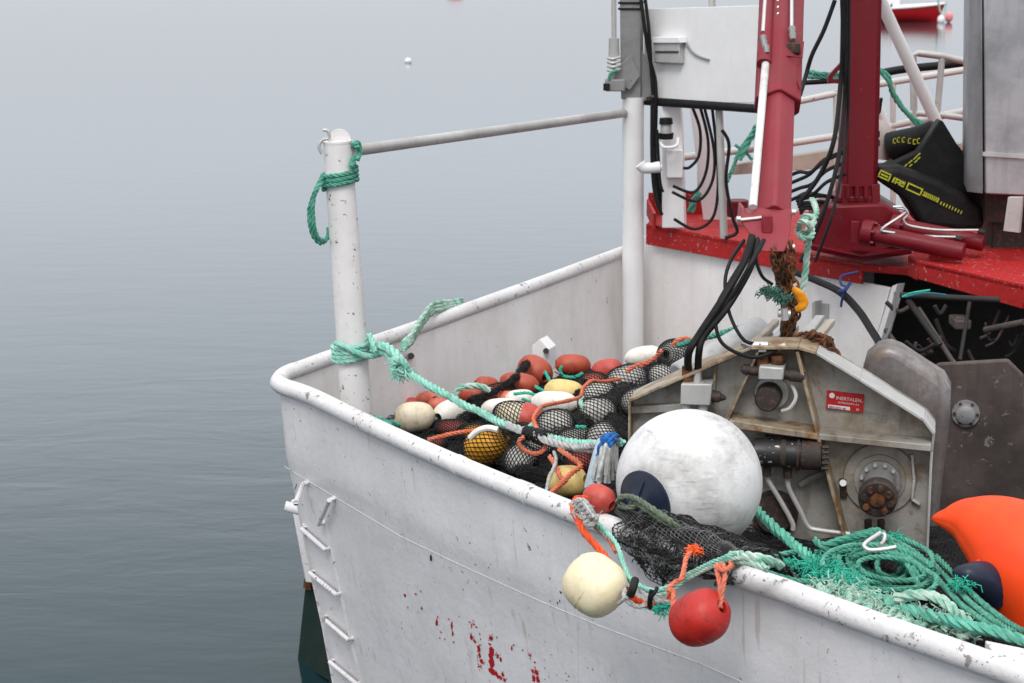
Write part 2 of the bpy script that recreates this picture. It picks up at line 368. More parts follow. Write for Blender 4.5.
bw.build('bulwark_inside', 'wall', boat)
MB().sweep([p.copy() for p in rim], .046, 16).build('gunwale', 'rail', boat)
# weld bead and knuckle seam on hull, vertical seam
def dense(l, n=10): return [(a[0] + (b[0] - a[0]) * k / n, a[1] + (b[1] - a[1]) * k / n) for a, b in zip(l[:-1], l[1:]) for k in range(n)] + [l[-1]]
MB().tube([onh(u, v, .001) for u, v in dense([(284, 466), (310, 482), (345, 503), (400, 536), (450, 560), (500, 583), (540, 601), (600, 626), (640, 641), (700, 663), (760, 690)])], .0012, 6, 0).build('weld_seam', 'hull', boat)
MB().tube([onh(578, v, .0) for v in range(528, 690, 3)], .003, 6, 0).build('weld_seam', 'hull', boat)
for uv in ((520, 529), (458, 463)):
    MB().sweep([rimpt(u) for u in uv], .049, 16).build('weld_collar', 'rail', boat)
# well floor
fl = MB(); fl.add([Z(272, 400, RZ) * 1, Z(634, 240, RZ), V((3.2, 11.2, 0)), Z(1200, 720, RZ)], [(0, 1, 2, 3)])
poly = [V((rim[i] + inner(i) * .22).xy.to_3d()) for i in range(0, len(rim), 4)]
for p in poly: p.z = 1.0
poly += [V((4.6, 9.5, 1.0)), V((3.0, 12.3, 1.0))]
MB().add(poly, [tuple(range(len(poly)))]).build('well_floor', 'dark', boat)
# ladder on hull
def bar(mb, a, b, r, n=8): return mb.cyl(a, b, r, n=n)
lad = [((306, 527), (330, 548)), ((314, 571), (341, 593)), ((327, 616), (353, 638)), ((334, 660), (361, 682)), ((341, 703), (371, 726))]
for a, b2 in lad:
    A0, B0 = onh(*a), onh(*b2); A, B = onh(*a, .028), onh(*b2, .028)
    MB().tube([A0, A, B, B0], .0125, 8, 0).build('ladder_rung', 'rail', boat)
for a, b2 in (((308, 482), (296, 503)), ((335, 498), (324, 522))):
    MB().tube([onh(*a), onh(*a, .035), onh(*b2, .035), onh(*b2)], .0135, 8, 0).build('ladder_grip', 'rail', boat)
for l in ([(304, 524), (312, 575), (323, 625), (334, 684), (342, 715)], [(327, 525), (338, 580), (350, 635), (362, 684), (371, 720)]):
    MB().tube([onh(u, v, .0) for u, v in dense(l, 5)], .010, 6, 0).build('ladder_rail', 'rail', boat)
# stern wedge in dark antifouling, pale top
wq = [P(305, 584, 11.75), P(345, 575, 11.6), P(352, 700, 11.2), P(329, 690, 11.2), P(328, 681, 11.3), P(297, 662, 11.72)]
MB().prism(wq, V((.25, .5, 0))).build('stern_skeg', 'antifoul', boat, bevel=.01)
MB().prism([P(304, 579, 11.7), P(311, 583, 11.7), P(311, 591, 11.7), P(303, 588, 11.7)], V((.2, .5, 0))).build('skeg_edge', 'rust', boat)
MB().prism([P(290, 500, 11.6), P(340, 500, 11.6), P(340, 585, 11.6), P(305, 583, 11.6)], V((.3, .5, 0))).build('transom_step', 'hull', boat, bevel=.01)
MB().cyl(P(285, 506, 10.9), P(300, 510, 10.9), .03, n=14).build('mooring_pin', 'white', boat)
# flaked red lettering
lf = MB()
def flake(u, v, w, h, n=9):
    c = onh(u, v, .0025); r = onh(u + 2, v + .9, .0025) - onh(u, v, .0025); dn = onh(u, v + 2, .0025) - c
    pts = []
    for k in range(n):
        a = 2 * math.pi * k / n; q = random.uniform(.55, 1.15)
        pts.append(c + r * (math.cos(a) * w * q * .34) + dn * (math.sin(a) * h * q * .32))
    lf.add([c] + pts, [(0, 1 + k, 1 + (k + 1) % n) for k in range(n)])
Fk = [(405, 595, 2, 3), (416, 594, 1.5, 2), (421, 591, 1, 2), (422, 608, 1.2, 3), (408, 607, .8, 2), (437, 622, 2, 6), (441, 632, 1, 2), (440, 638, 1, 2), (445, 639, 1, 2), (438, 617, 1, 2), (452, 625, 2, 8), (453, 633, 1.5, 5), (449, 619, 1, 1.5), (454, 642, 1.2, 2),
      (470, 622, 2, 1.2), (474, 624, 2.4, 2), (477, 627, 1.5, 1.5), (472, 637, 2.5, 5), (475, 641, 2, 3), (479, 648, 3, 6), (480, 655, 2.5, 5), (482, 661, 3, 4), (480, 666, 3, 1.5), (480, 634, 1, 2), (481, 639, .8, 2),
      (491, 638, 3, 5), (490, 644, 2, 2), (492, 651, 3.5, 8), (491.5, 658, 4.5, 9), (492, 664, 5, 9), (492, 671, 5, 6), (496, 674, 4, 4), (500, 677, 5, 3), (503, 674, 2, 5), (505, 680, 2.5, 3), (498, 656, 2.5, 4), (501, 659, 2, 4), (497, 637, 1, 2),
      (512, 648, 1.2, 6), (514, 645, 1.5, 1.5), (523, 650, 1, 1.5), (530, 655, 3, 2), (535, 662, 1.5, 2), (533, 671, 2.5, 4), (537, 672, 3.5, 5), (534, 678, 2.5, 5), (538, 679, 3, 6), (545, 668, 1, 1), (557, 675, 1, 1), (566, 673, 1.2, 1.2), (569, 676, 1.2, 1.5), (567, 680, 1, 1)]
for a in Fk:
    flake(*a)
    if a[2] > 2:
        for q in range(7): flake(a[0] + random.uniform(-2.5, 2.5), a[1] + random.uniform(-4, 4), random.uniform(.5, 1.2), random.uniform(.6, 1.5), 6)
lf.build('faded_lettering', 'flake', boat, label='remnants of flaked red painted lettering')
sc = MB()
for a in [(431, 558, 2.2, 6), (470, 543, 1.2, 1.5), (561, 592, 1.8, 1.8), (491, 564, 1, 1), (545, 679, 1, 1), (560, 601, .8, 3)]:
    lf2 = lf; c = len(lf.v); tmp = lf; 
    l0 = len(sc.v); lf = sc; flake(*a); lf = tmp
sc.build('paint_chip', 'dkrust', boat)
# ------------------------------------------------------------------ corner post + rail
cpost = MB(); PY = 10.7
pa, pb = P(337.5, 143, PY), P(358, 430, PY)
cpost.sweep([pb + (pb - pa) * .15, pb.lerp(pa, .5), pa], lambda t: .089 - .012 * t, 28).build('corner_post', 'post', boat)
k = MB(); ax = (pa - pb).normalized()
k.lathe([(0, .079), (.012, .079), (.012, .0)], pa, ax, 28); k.prism([pa + V((.062 * math.cos(t) - .0 + .01, -.0, .065 * math.sin(t) + .01)) for t in [math.pi * j / 14 for j in range(15)]], V((0, .012, 0)))
k.build('post_cap', 'post', boat)
MB().tube([P(322, 154, PY - .05), P(319, 146, PY - .05), P(323, 140, PY - .05), P(329, 138, PY - .05), P(328, 131, PY - .05), P(323, 130, PY - .05)], .009, 8, 6).build('latch_hook', 'galv', boat)
ra, rb = P(352, 151, PY), P(624, 113, 14.35)
MB().sweep([ra, rb], .031, 18).build('top_rail', 'galv', boat)
# ------------------------------------------------------------------ deck and white wall
DZ = 2.27; A = Z(650, 226, DZ); WN = N
def W(u, v, off=0): return PL(u, v, A + N * off, N)
wall = [W(643, 236, .06), W(890, 288, .06), W(862, 384, .06), W(858, 520, .06), W(643, 460, .06)]
MB().prism(wall, N * .03).build('well_wall', 'wall', boat, bevel=.004)
MB().prism([W(892, 286, .03), W(897, 284, .03), W(868, 384, .03), W(862, 384, .03)], N * .08).build('wall_flange', 'white', boat, bevel=.004)
MB().prism([W(862, 384, .03), W(868, 384, .03), W(866, 520, .03), W(860, 520, .03)], N * .08).build('wall_flange', 'white', boat, bevel=.004)
for uu in (735, 742):
    MB().prism([W(uu, 255, .045), W(uu + 5, 256, .045), W(uu + 5, 450, .045), W(uu, 450, .045)], N * .02).build('wall_strip', 'white', boat, bevel=.003)
    break
MB().prism([W(812, 303, .0), W(815, 301, .0), W(815, 319, .0), W(812, 320, .0)], N * .09).build('wall_bracket', 'galv', boat)
MB().prism([W(813, 302, .05), W(828, 304, .05), W(828, 318, .05), W(813, 316, .05)], N * .012).build('wall_bracket', 'galv', boat)
lug = [P(532, 346, 12.95), P(540, 339, 12.95), P(549, 349, 12.9), P(549, 372, 12.9), P(532, 372, 12.95)]
MB().prism(lug, V((.05, .12, 0))).build('wall_lug', 'white', boat, bevel=.004)
for (u, v) in ((411, 356), (546, 351)): MB().cyl(P(u, v, 11.6 if u < 500 else 12.85), P(u, v, 11.9 if u < 500 else 12.9), .02, n=12).build('drain_hole', 'dkrust', boat)
# red deck left piece
def deckpoly(pts, zt, th, name, mat='reddeck'):
    p = [V((q.x, q.y, zt)) for q in pts]; return MB().prism(p, V((0, 0, -th))).build(name, mat, boat, bevel=.006)
c0 = W(646, 226, 0); c1 = W(862, 276, 0); c1b = Z(908, 262, DZ)
back0 = V((c0.x + .12, 15.35, DZ)); back1 = V((3.7, 15.3, DZ)); 
deckpoly([c0, c1, Z(905, 268, DZ), V((3.05, 12.1, DZ)), V((5.2, 12.6, DZ)), V((5.2, 15.35, DZ)), back0], DZ, .03, 'red_deck')
fpz = [c0, c1, Z(910, 270, DZ)]
for a, b2 in zip(fpz[:-1], fpz[1:]):
    a, b2 = V((a.x, a.y, DZ + .012)), V((b2.x, b2.y, DZ + .012)); d = (b2 - a).normalized(); nn = V((-d.y, d.x, 0)); nn = nn if nn.y > 0 else -nn
    h = .135 if a.x < 1.5 else .05
    MB().prism([a, b2, b2 - UP * h, a - UP * (h + .02 * (h > .1))], nn * .02).build('deck_coaming', 'reddeck', boat, bevel=.005)
# second deck
D2 = DZ + .10
e0, e1, e2, e3 = Z(908, 257, D2), Z(918, 262, D2), Z(1024, 286, D2), Z(1200, 326, D2)
deckpoly([e0, e1, e2, e3, V((6.0, 12.5, D2)), V((6.0, 14.6, D2)), V((3.25, 14.6, D2))], D2, .03, 'upper_red_deck')
for a, b2 in ((e1, e2), (e2, e3)):
    a, b2 = V((a.x, a.y, D2 + .01)), V((b2.x, b2.y, D2 + .01)); d = (b2 - a).normalized(); nn = V((-d.y, d.x, 0)); nn = nn if nn.y > 0 else -nn
    MB().prism([a, b2, b2 - UP * .15, a - UP * .12], nn * .025).build('deck_coaming', 'reddeck', boat, bevel=.006)
MB().prism([V((e0.x, e0.y, D2 + .012)), V((e1.x, e1.y, D2 + .012)), V((e1.x, e1.y, D2 - .12)), V((e0.x, e0.y, D2 - .12))], V((.02, .03, 0))).build('deck_coaming', 'reddeck', boat, bevel=.005)
MB().box(Z(946, 262, D2) + V((0, .1, .02)), (.16, .1, .06)).build('deck_lug', 'reddeck', boat, bevel=.005)
# back coaming of left deck
bk = MB(); p0, p1 = Z(648, 214, DZ), Z(704, 214, DZ)
bk.box((p0 + p1) / 2 + V((0, 0, .08)), ((p1 - p0).length, .02, .17)).build('deck_coaming', 'reddeck', boat, bevel=.004)
MB().box(p0 + V((-.0, -.35, .05)), (.02, .75, .12)).build('deck_coaming', 'reddeck', boat)
# body under deck (outer shell beyond well) so that the boat is whole from other sides
body = [V((c0.x + .02, 14.9, 0)), V((c0.x + .15, 15.33, 0)), V((6, 15.33, 0)), V((6, 14.9, 0))]
bd = MB()
bd.prism([V((p.x, p.y, DZ - .03)) for p in body], V((0, 0, -2.8))).build('far_hull_side', 'hull', boat)
# cavity under the second deck
cv = MB()
cvx = [V((2.5, 13.6, 2.2)), V((6, 12.4, 2.2)), V((6, 12.4, .9)), V((2.5, 13.6, .9))]
cv.prism(cvx, V((.1, .3, 0))).build('hold_bulkhead', 'dark', boat)
hp = P(985, 440, 10.6); hn = V((-.25, -1, 0)).normalized()
def HP_(u, v, o=0): return PL(u, v, hp - hn * o, hn)
MB().prism([HP_(928, 372), (HP_(938, 364)), HP_(1008, 360), HP_(1024, 376), HP_(1032, 560), HP_(925, 560)], -hn * .05).build('hold_hatch', 'hatch', boat, bevel=.01)
hub = MB(); hc = HP_(966, 413, -.0); hub.lathe([(0, .075), (.02, .075), (.02, .055), (.05, .05), (.06, .03), (.06, 0)], hc, hn, 24); hho = hub.build('hatch_hub', 'grey', boat)
for k in range(6):
    a = k * math.pi / 3; xx = hn.cross(UP).normalized()
    MB().cyl(hc + hn * .02 + xx * .063 * math.cos(a) + UP * .063 * math.sin(a), hc + hn * .032 + xx * .063 * math.cos(a) + UP * .063 * math.sin(a), .008, n=6).build('hub_bolt', 'dkrust', hho)
for (a, b2, r, mt) in (((908, 300), (940, 345), .02, 'dark'), ((918, 308), (955, 365), .016, 'hatch'), ((900, 295), (1000, 300), .018, 'dark'), ((886, 330), (900, 350), .016, 'hatch'), ((985, 330), (1024, 322), .02, 'hatch'), ((970, 300), (960, 360), .012, 'dark')):
    MB().cyl(P(*a, 11.6), P(*b2, 11.4), r, n=10).build('hold_pipe', mt, boat)
MB().tube([P(905, 297, 11.4), P(925, 293, 11.4), P(946, 295, 11.4)], .006, 8, 6).build('hold_cable', soft('cyan_cable', (.01, .10, .16), (.01, .14, .2), 30, .5), boat)
MB().tube([P(902, 297, 11.5), P(912, 293, 11.5), P(930, 290, 11.5)], .006, 8, 6).build('hold_cable', 'teal', boat)
MB().tube([P(895, 292, 11.5), P(893, 320, 11.5), P(880, 350, 11.5)], .008, 8, 6).build('hold_cable', 'grey', boat)
MB().box(P(960, 322, 12.1), (.10, .2, .06)).build('hold_box', 'hatch', boat, bevel=.01)
for k in range(16):
    u = random.uniform(885, 1040); v = random.uniform(300, 360); p_ = P(u, v, random.uniform(11.6, 12.4))
    d_ = V((random.uniform(-1, 1), random.uniform(-.6, .2), random.uniform(-1, .6))) * .22
    MB().tube([p_, p_ + d_ * .5 + V((0, 0, -.05)), p_ + d_], random.uniform(.006, .016), 8).build('hold_cable', random.choice(['dark', 'dark', 'black', 'dkrust', 'hatch']), boat)
# ------------------------------------------------------------------ guard rails at far edge of the deck
GR = thing('guard_rail', 'white pipe guard rail with timber cap along the far edge of the red deck', 'railing', (2.5, 15.3, DZ))
def G(u, v, Y=15.3): return P(u, v, Y)
MB().sweep([G(676, 158), G(760, 148), G(850, 134), G(880, 128), G(970, 110), G(1060, 96)], .028, 12).build('rail_pipe', 'railgrey', GR)
MB().sweep([G(800, 101), G(880, 84), G(970, 69), G(1060, 52)], .026, 12).build('rail_pipe', 'railgrey', GR)
cap = [G(733, 168), G(852, 150), G(852, 168), G(733, 178)]
MB().prism([G(733, 165), G(860, 146), G(860, 166), G(733, 175)], V((0, .08, 0))).build('timber_cap', 'wood', GR, bevel=.005)
MB().prism([G(955, 144), G(1000, 138), G(1000, 152), G(955, 157)], V((0, .08, 0))).build('timber_cap', 'wood', GR, bevel=.005)
for (u, v0, v1) in ((700, 155, 210), (836, 90, 212), (893, 82, 215), (1010, 62, 215)):
    MB().cyl(G(u, v0), G(u, v1 + 4), .022, n=10).build('stanchion', 'railgrey', GR)
MB().sweep([G(640, 162, 15.2), G(645, 168, 15.2), G(662, 168, 15.2)], .024, 12).build('rail_end', 'white', GR)
# galvanised frame right
FR = thing('pipe_frame', 'grey galvanised pipe frame standing behind the black rubber matting', 'railing', P(935, 200, 14.6))
q = lambda u, v: P(u, v, 14.6)
MB().tube([q(914, 118), q(913, 55), q(918, 53), q(942, 56), q(985, 66)], .026, 12, 0).build('frame_pipe', 'galv', FR)
MB().tube([q(908, 113), q(935, 114), q(985, 121)], .024, 12, 0).build('frame_pipe', 'galv', FR)
MB().cyl(q(942, 58), q(937, 116), .024, n=12).build('frame_pipe', 'galv', FR)
for u in (914, 937): MB().cyl(q(u, 116), q(u, 218), .022, n=12).build('frame_leg', 'galv', FR)
MB().tube([P(882, 73, 14.9), P(905, 69, 14.9), P(945, 65, 14.9), P(975, 61, 14.9)], .03, 12, 4).build('handrail_sleeve', 'black', label='black foam covered hand rail behind the galvanised pipe frame', cat='pipe')
MB().cyl(P(862, -40, 13.6), P(940, 130, 13.9), .042, n=16).build('diagonal_strut', 'white', label='white diagonal pipe strut rising behind the red crane mast', cat='strut')
MB().cyl(P(888, 130, 14.7), P(872, 86, 14.7), .03, n=12).build('bent_pipe', 'white', label='short white slanting pipe beside the crane mast', cat='pipe')
MB().tube([P(879, 70, 14.3), P(890, 84, 14.3), P(900, 105, 14.3), P(925, 128, 14.3)], .014, 8, 6).build('green_rope', 'green', label='green rope hanging from rail just right of the crane mast', cat='rope')
r_ = MB(); r_.rope([P(879, 70, 14.35), P(888, 76, 14.35), P(893, 95, 14.35), P(912, 118, 14.35), P(927, 124, 14.35)], .018); r_.rope([P(896, 96, 14.3), P(905, 110, 14.3), P(918, 127, 14.3)], .016)
r_.build('green_rope', 'green', label='doubled green rope sagging across the galvanised pipe frame', cat='rope')
MB().rope([P(806, 72, 14.2), P(826, 74, 14.2), P(846, 74, 14.2)], .018).rope([P(808, 77, 14.2), P(826, 77, 14.2), P(846, 78, 14.2)], .016).build('green_rope', 'green', label='green rope stretched between the boom and the crane mast', cat='rope')
MB().cyl(P(800, 83, 14.2), P(850, 80, 14.2), .018, n=10).build('black_pipe', 'black', label='thin black pipe under the green rope between boom and mast', cat='pipe')
# ------------------------------------------------------------------ stainless pillar
SP = thing('steel_cabinet', 'tall brushed stainless steel cabinet at the right edge on the red deck', 'cabinet', P(1030, 205, 12.6))
def q(u, v, Y=12.6): return P(u, v, Y)
MB().prism([q(983, -90), q(1110, -90), q(1110, 200), q(985, 194)], V((.1, .7, 0))).build('cabinet_body', 'stainless', SP, bevel=.01)
MB().prism([q(970, -90, 12.75), q(981.5, -90, 12.6), q(983, 194, 12.6), q(967, 192, 12.75)], V((.1, .6, 0))).build('cabinet_side', 'stainless', SP, bevel=.006)
MB().prism([q(983, 152, 12.58), q(1110, 160, 12.58), q(1110, 164, 12.58), q(983, 156, 12.58)], V((0, .02, 0))).build('cabinet_seam', 'galv', SP)
MB().prism([q(1008, 197, 12.3), q(1022, 197, 12.3), q(1019, 233, 12.3), q(1003, 231, 12.3)], V((.02, .03, 0))).build('cabinet_foot', 'galv', SP, bevel=.003)
MB().prism([q(985, 194, 12.9), q(1110, 196, 12.9), q(1110, 226, 12.9), q(985, 222, 12.9)], V((0, .4, 0))).build('plinth', 'dkrust', SP)
pc_ = q(1048, 196, 12.95); zt_ = q(1048, 194, 12.6).z
MB().box(V((pc_.x + .02, 13.2, (zt_ + DZ) / 2)), (.72, .42, zt_ - DZ)).build('plinth_core', 'dkrust', SP, bevel=.01)
MB().box(V((pc_.x + .30, 12.62, (zt_ + D2) / 2)), (.09, .09, zt_ - D2)).build('cabinet_foot', 'galv', SP, bevel=.003)
# ------------------------------------------------------------------ main mast post with sign board
MP = thing('mast_post', 'white round post with grey square upper column at the end of the far bulwark', 'post', P(632, 345, 14.4))
q = lambda u, v, o=0: P(u, v, 14.4 + o)
MB().cyl(q(633, 372), q(633, 97), .078, n=28).build('post', 'white', MP)
MB().prism([q(619, -60, -.06), q(640, -60, -.06), q(641, 99, -.06), q(621, 99, -.06)], V((.03, .16, 0))).build('upper_column', 'grey', MP, bevel=.006)
for vv in (2, 8): MB().prism([q(618, vv, -.068), q(641.5, vv, -.068), q(641.5, vv + 2, -.068), q(618, vv + 2, -.068)], V((.03, .18, 0))).build('cable_tie', 'black', MP)
MB().prism([q(641, 48, -.02), q(648, 62, -.02), q(661, 88, -.02), q(660, 103, -.02), q(642, 100, -.02)], V((0, .03, 0))).build('gusset_plate', 'grey', MP)
MB().prism([q(618, 46, -.1), q(630, 55, -.1), q(640, 76, -.1), q(630, 90, -.1), q(606, 80, -.1)][1:], V((0, .03, 0))).build('side_bracket', 'grey', MP, bevel=.003)
MB().box(q(615, 85, -.12), (.14, .09, .085)).build('bracket_block', 'grey', MP, bevel=.008)
MB().box(q(606.5, 87, -.17), (.045, .02, .05)).build('bracket_block', 'black', MP)
mb = MB(); mb.cyl(q(613.5, -60, -.1), q(614, 40, -.1), .018, n=12); mb.cyl(q(614, 38, -.1), q(614, 57, -.1), .036, .04, n=12); mb.cyl(q(614, 57, -.1), q(612, 80, -.1), .018, n=8)
for vv in (58, 62, 66, 70): mb.tube([q(608, vv, -.13), q(613, vv + 1, -.16), q(620, vv - 1, -.13)], .012, 6, 4)
mb.build('antenna_mount', 'galv', MP)
MB().tube([q(609, 80, -.16), q(611, 73, -.17), q(617, 70, -.16)], .012, 8).build('green_tie', 'green', MP)
MB().tube([q(641, 0, -.09), q(645, 30, -.12), q(650, 60, -.1), q(655, 80, -.09), q(656, 105, -.09), q(655, 150, -.05), q(654, 180, -.05), q(661, 210, -.05)], .014, 8).build('mast_cable', 'black', label='black cable running down beside the white post', cat='cable')
MB().tube([q(644, -10, -.09), q(649, 30, -.12), q(651, 66, -.1), q(653, 95, -.1)], .012, 8).build('mast_cable', 'black', label='black cable looping from the grey column towards the light box', cat='cable')
MB().tube([q(646, 100, -.06), q(654, 104, -.06), q(653, 140, -.06), q(655, 165, 0), q(665, 215, 0)], .022, 8).build('mast_cable', 'black', label='thick black cable descending to the red deck', cat='cable')
# board
BD = thing('white_board', 'white rectangular panel mounted between the grey column and the red boom', 'panel', W(705, 103, -.1))
MB().prism([W(644, 9, -.1), W(772, 5, -.1), W(772, 103, -.1), W(644, 102, -.1)], N * .025).build('panel', 'white', BD, bevel=.003)
MB().prism([W(652, 37, -.17), W(679, 37, -.17), W(680, 43, -.17), W(652, 43, -.17)], N * .068).build('lamp_hood', 'white', BD, bevel=.004)
LBX = MB().prism([W(653, 42, -.155), W(679, 42, -.155), W(679, 64, -.155), W(654, 63, -.155)], N * .053).build('lamp_box', 'galv', BD, bevel=.01)
MB().prism([W(655, 51, -.16), W(678, 51, -.16), W(678, 53, -.16), W(655, 53, -.16)], N * .012).build('lamp_slot', 'dkrust', LBX)
MB().tube([W(686, 43, -.11), W(692, 52, -.11), W(700, 57, -.11), W(709, 60, -.11)], .008, 6).build('scrape_cable', 'grey', BD)
MB().cyl(W(645, 101, -.12), W(775, 110, -.12), .03, n=12).build('lower_pipe', 'black', BD)
MB().cyl(W(712, 12, .02), W(712, -60, .02), .025, n=10).build('top_stub', 'galv', BD)
# pipes under board
MB().prism([P(662, 104, 14.3), P(681, 104, 14.3), P(683, 160, 14.3), P(685, 228, 14.3), P(662, 228, 14.3)], V((.02, .1, 0))).build('bracket_post', 'white', label='white flat post under the panel carrying a small black lamp', cat='post', bevel=.006)
MB().prism([P(667, 150, 14.22), P(683, 150, 14.22), P(683, 178, 14.22), P(667, 178, 14.22)], V((0, .07, 0))).build('junction_box', 'white', label='small white box on the flat post below the lamp', cat='box', bevel=.006)
lp = thing('deck_lamp', 'small black lantern with clear lens on the white flat post', 'lamp', P(666, 140, 14.15))
MB().cyl(P(666, 139, 14.15), P(666, 133, 14.15), .05, .055, n=16).build('lamp_base', 'black', lp)
MB().cyl(P(666, 133, 14.15), P(666, 123, 14.15), .04, n=16).build('lens', 'galv', lp)
MB().cyl(P(666, 124, 14.15), P(666, 118, 14.15), .05, .045, n=16).build('lamp_cap', 'black', lp)
MB().tube([P(659, 141, 14.15), P(664, 147, 14.1), P(676, 146, 14.1), P(678, 138, 14.15)], .012, 8).build('lamp_bracket', 'white', lp)
MB().cyl(P(719, 106, 13.9), P(724, 238, 13.9), .027, n=14).build('support_pipe', 'galv', label='grey round support pipe standing on the red deck under the panel', cat='pipe')
MB().prism([P(690, 105, 14.9), P(700, 105, 14.9), P(735, 222, 14.9), P(704, 222, 14.9)], V((0, .04, 0))).build('rear_plate', 'white', label='pale plate behind the hanging hoses under the panel', cat='plate')
def hose(pts, r, label, name='hydraulic_hose', group='black hydraulic hoses', mat='black', n=8):
    return MB().tube(pts, r * .68, n, 8).build(name, mat, label=label, cat='hose' if 'hose' in name else 'cable', group=group)
hose([P(692, 106, 14.1), P(700, 130, 14.1), P(699, 155, 14.1), P(690, 167, 14.1), P(683, 168, 14.1)], .016, 'innermost small black hose loop hanging under the panel')
hose([P(700, 106, 14.05), P(708, 140, 14.05), P(706, 172, 14.05), P(694, 192, 14.05), P(673, 186, 14.05)], .016, 'second black hose loop under the panel')
hose([P(704, 106, 14.0), P(714, 150, 14.0), P(712, 182, 14.0), P(697, 201, 14.0), P(672, 192, 14.0)], .016, 'third black hose loop under the panel')
hose([P(712, 106, 13.95), P(718, 170, 14.0), P(714, 215, 14.0), P(695, 229, 14.0), P(674, 219, 14.0)], .016, 'lowest and widest black hose loop under the panel')
hose([P(722, 130, 13.8), P(729, 145, 13.8), P(726, 180, 13.8), P(732, 215, 13.8), P(737, 232, 13.8), P(725, 238, 13.8)], .018, 'black hose passing in front of the grey support pipe')
hose([P(652, 104, 14.1), P(652, 160, 14.1), P(655, 195, 14.1), P(662, 215, 14.1)], .018, 'black hose hugging the white round post')
hose([P(657, 130, 14.12), P(660, 180, 14.12), P(663, 192, 14.12)], .016, 'short black hose left of the white flat post')
MB().tube([P(640, 164, 14.1), P(645, 168, 14.1), P(660, 167, 14.1)], .04, 12, 4).build('white_clamp', 'white', label='white clamp tying the hoses to the post', cat='clamp')
MB().rope([P(762, 118, 15.2), P(752, 135, 15.2), P(740, 150, 15.2), P(733, 168, 15.2), P(727, 182, 15.2)], .016).rope([P(735, 145, 15.2), P(745, 152, 15.2), P(752, 160, 15.2)], .014).rope([P(757, 125, 15.18), P(748, 143, 15.18), P(739, 160, 15.18)], .028).build('green_rope', 'green', label='green rope knotted round the white rail left of the boom', cat='rope')
MB().rope([P(700, 192, 14.6), P(694, 200, 14.6), P(691, 212, 14.6)], .03).build('green_rope', 'green', label='short green rope end above the red coaming', cat='rope')
MB().cyl(P(737, 216, 14.6), P(737, 200, 14.6), .085, n=18).build('red_bollard', 'redcrane', label='short red bollard behind the grey support pipe', cat='bollard', bevel=.008)
# ------------------------------------------------------------------ crane
CR = thing('deck_crane', 'crimson hydraulic deck crane with mast, folding boom and swivel base', 'crane', Z(850, 250, DZ))
CY = 13.1
def q(u, v, Y=CY): return P(u, v, Y)
# mast : chamfered rectangular column
def colprism(a, b, hx, hy, ch, mb=None, xd=None):
    a, b = V(a), V(b); d = (b - a).normalized(); x = V(xd or (1, 0, 0)); x = (x - d * x.dot(d)).normalized(); y = d.cross(x)
    pr = [(-hx + ch, -hy), (hx - ch, -hy), (hx, -hy + ch), (hx, hy - ch), (hx - ch, hy), (-hx + ch, hy), (-hx, hy - ch), (-hx, -hy + ch)]
    mb = mb or MB(); return mb.prism([a + x * i + y * j for i, j in pr], b - a)
colprism(q(857.5, 185), q(863.5, -120), .118, .12, .03).build('mast', 'redcrane', CR, bevel=.006)
colprism(q(857.5, 196), q(857.5, 183), .105, .11, .03).build('mast_collar', 'redcrane', CR, bevel=.004)
for du in (-15, 15): colprism(q(857.5 + du, 204), q(857.5 + du, 182), .028, .13, .005).build('mast_lug', 'redcrane', CR, bevel=.004)
MB().prism([q(836, 203, CY - .12), q(880, 203, CY - .12), q(880, 196, CY - .12), q(836, 196, CY - .12)], V((0, .3, 0))).build('slew_ring', 'redcrane', CR, bevel=.012)
for du in (-9, 0, 9): MB().cyl(q(857 + du, 198, CY - .14), q(857 + du, 186, CY - .14), .018, n=10).build('collar_bolt', 'redcrane', CR)
MB().prism([q(812, 216, CY - .25), q(826, 206, CY - .25), q(885, 204, CY - .25), q(903, 215, CY - .25), q(903, 246, CY - .25), q(862, 256, CY - .25), q(812, 245, CY - .25)], V((.05, .5, 0))).build('gear_housing', 'redcrane', CR, bevel=.015)
MB().prism([q(806, 243, CY - .3), q(862, 256, CY - .45), q(912, 248, CY - .3), q(912, 254, CY - .3), q(862, 262, CY - .45), q(806, 249, CY - .3)], V((.05, .6, 0))).build('base_plate', 'redcrane', CR, bevel=.006)
MB().box(q(855, 232, CY - .5), (.05, .03, .14)).build('housing_rib', 'redcrane', CR, bevel=.004)
for (a, b2, r, yy) in (((869, 233), (964, 252), .058, -.5), ((898, 226), (984, 243), .054, -.3)):
    pa_, pb_ = q(*a, CY + yy), q(*b2, CY + yy - .25); MB().cyl(pa_, pb_, r, n=24).build('slew_cylinder', 'redcrane', CR, bevel=.008)
    d = (pb_ - pa_).normalized(); fo = MB().cyl(pa_ - d * .04, pa_ + d * .03, r * 1.45, n=24).build('cylinder_flange', 'redcrane', CR, bevel=.005)
    for k in range(6):
        a_ = k * math.pi / 3; x = d.orthogonal().normalized(); y = d.cross(x); c = pa_ + (x * math.cos(a_) + y * math.sin(a_)) * r * 1.25
        MB().cyl(c, c + d * .05, .012, n=6).build('flange_bolt', 'redcrane', fo)
for pts in ([(893, 207), (903, 207), (908, 214), (904, 219), (906, 224), (916, 227), (940, 230), (978, 230)], [(896, 208), (906, 212), (883, 228), (888, 232), (925, 236), (958, 237)]):
    MB().tube([q(u, v, CY - .6) for u, v in pts], .009, 8, 5).build('steel_line', 'steel', CR)
for (u, v) in ((958, 238), (981, 231)): MB().cyl(q(u - 3, v, CY - .6), q(u + 3, v + 1, CY - .6), .018, n=8).build('line_fitting', 'blackm', CR)
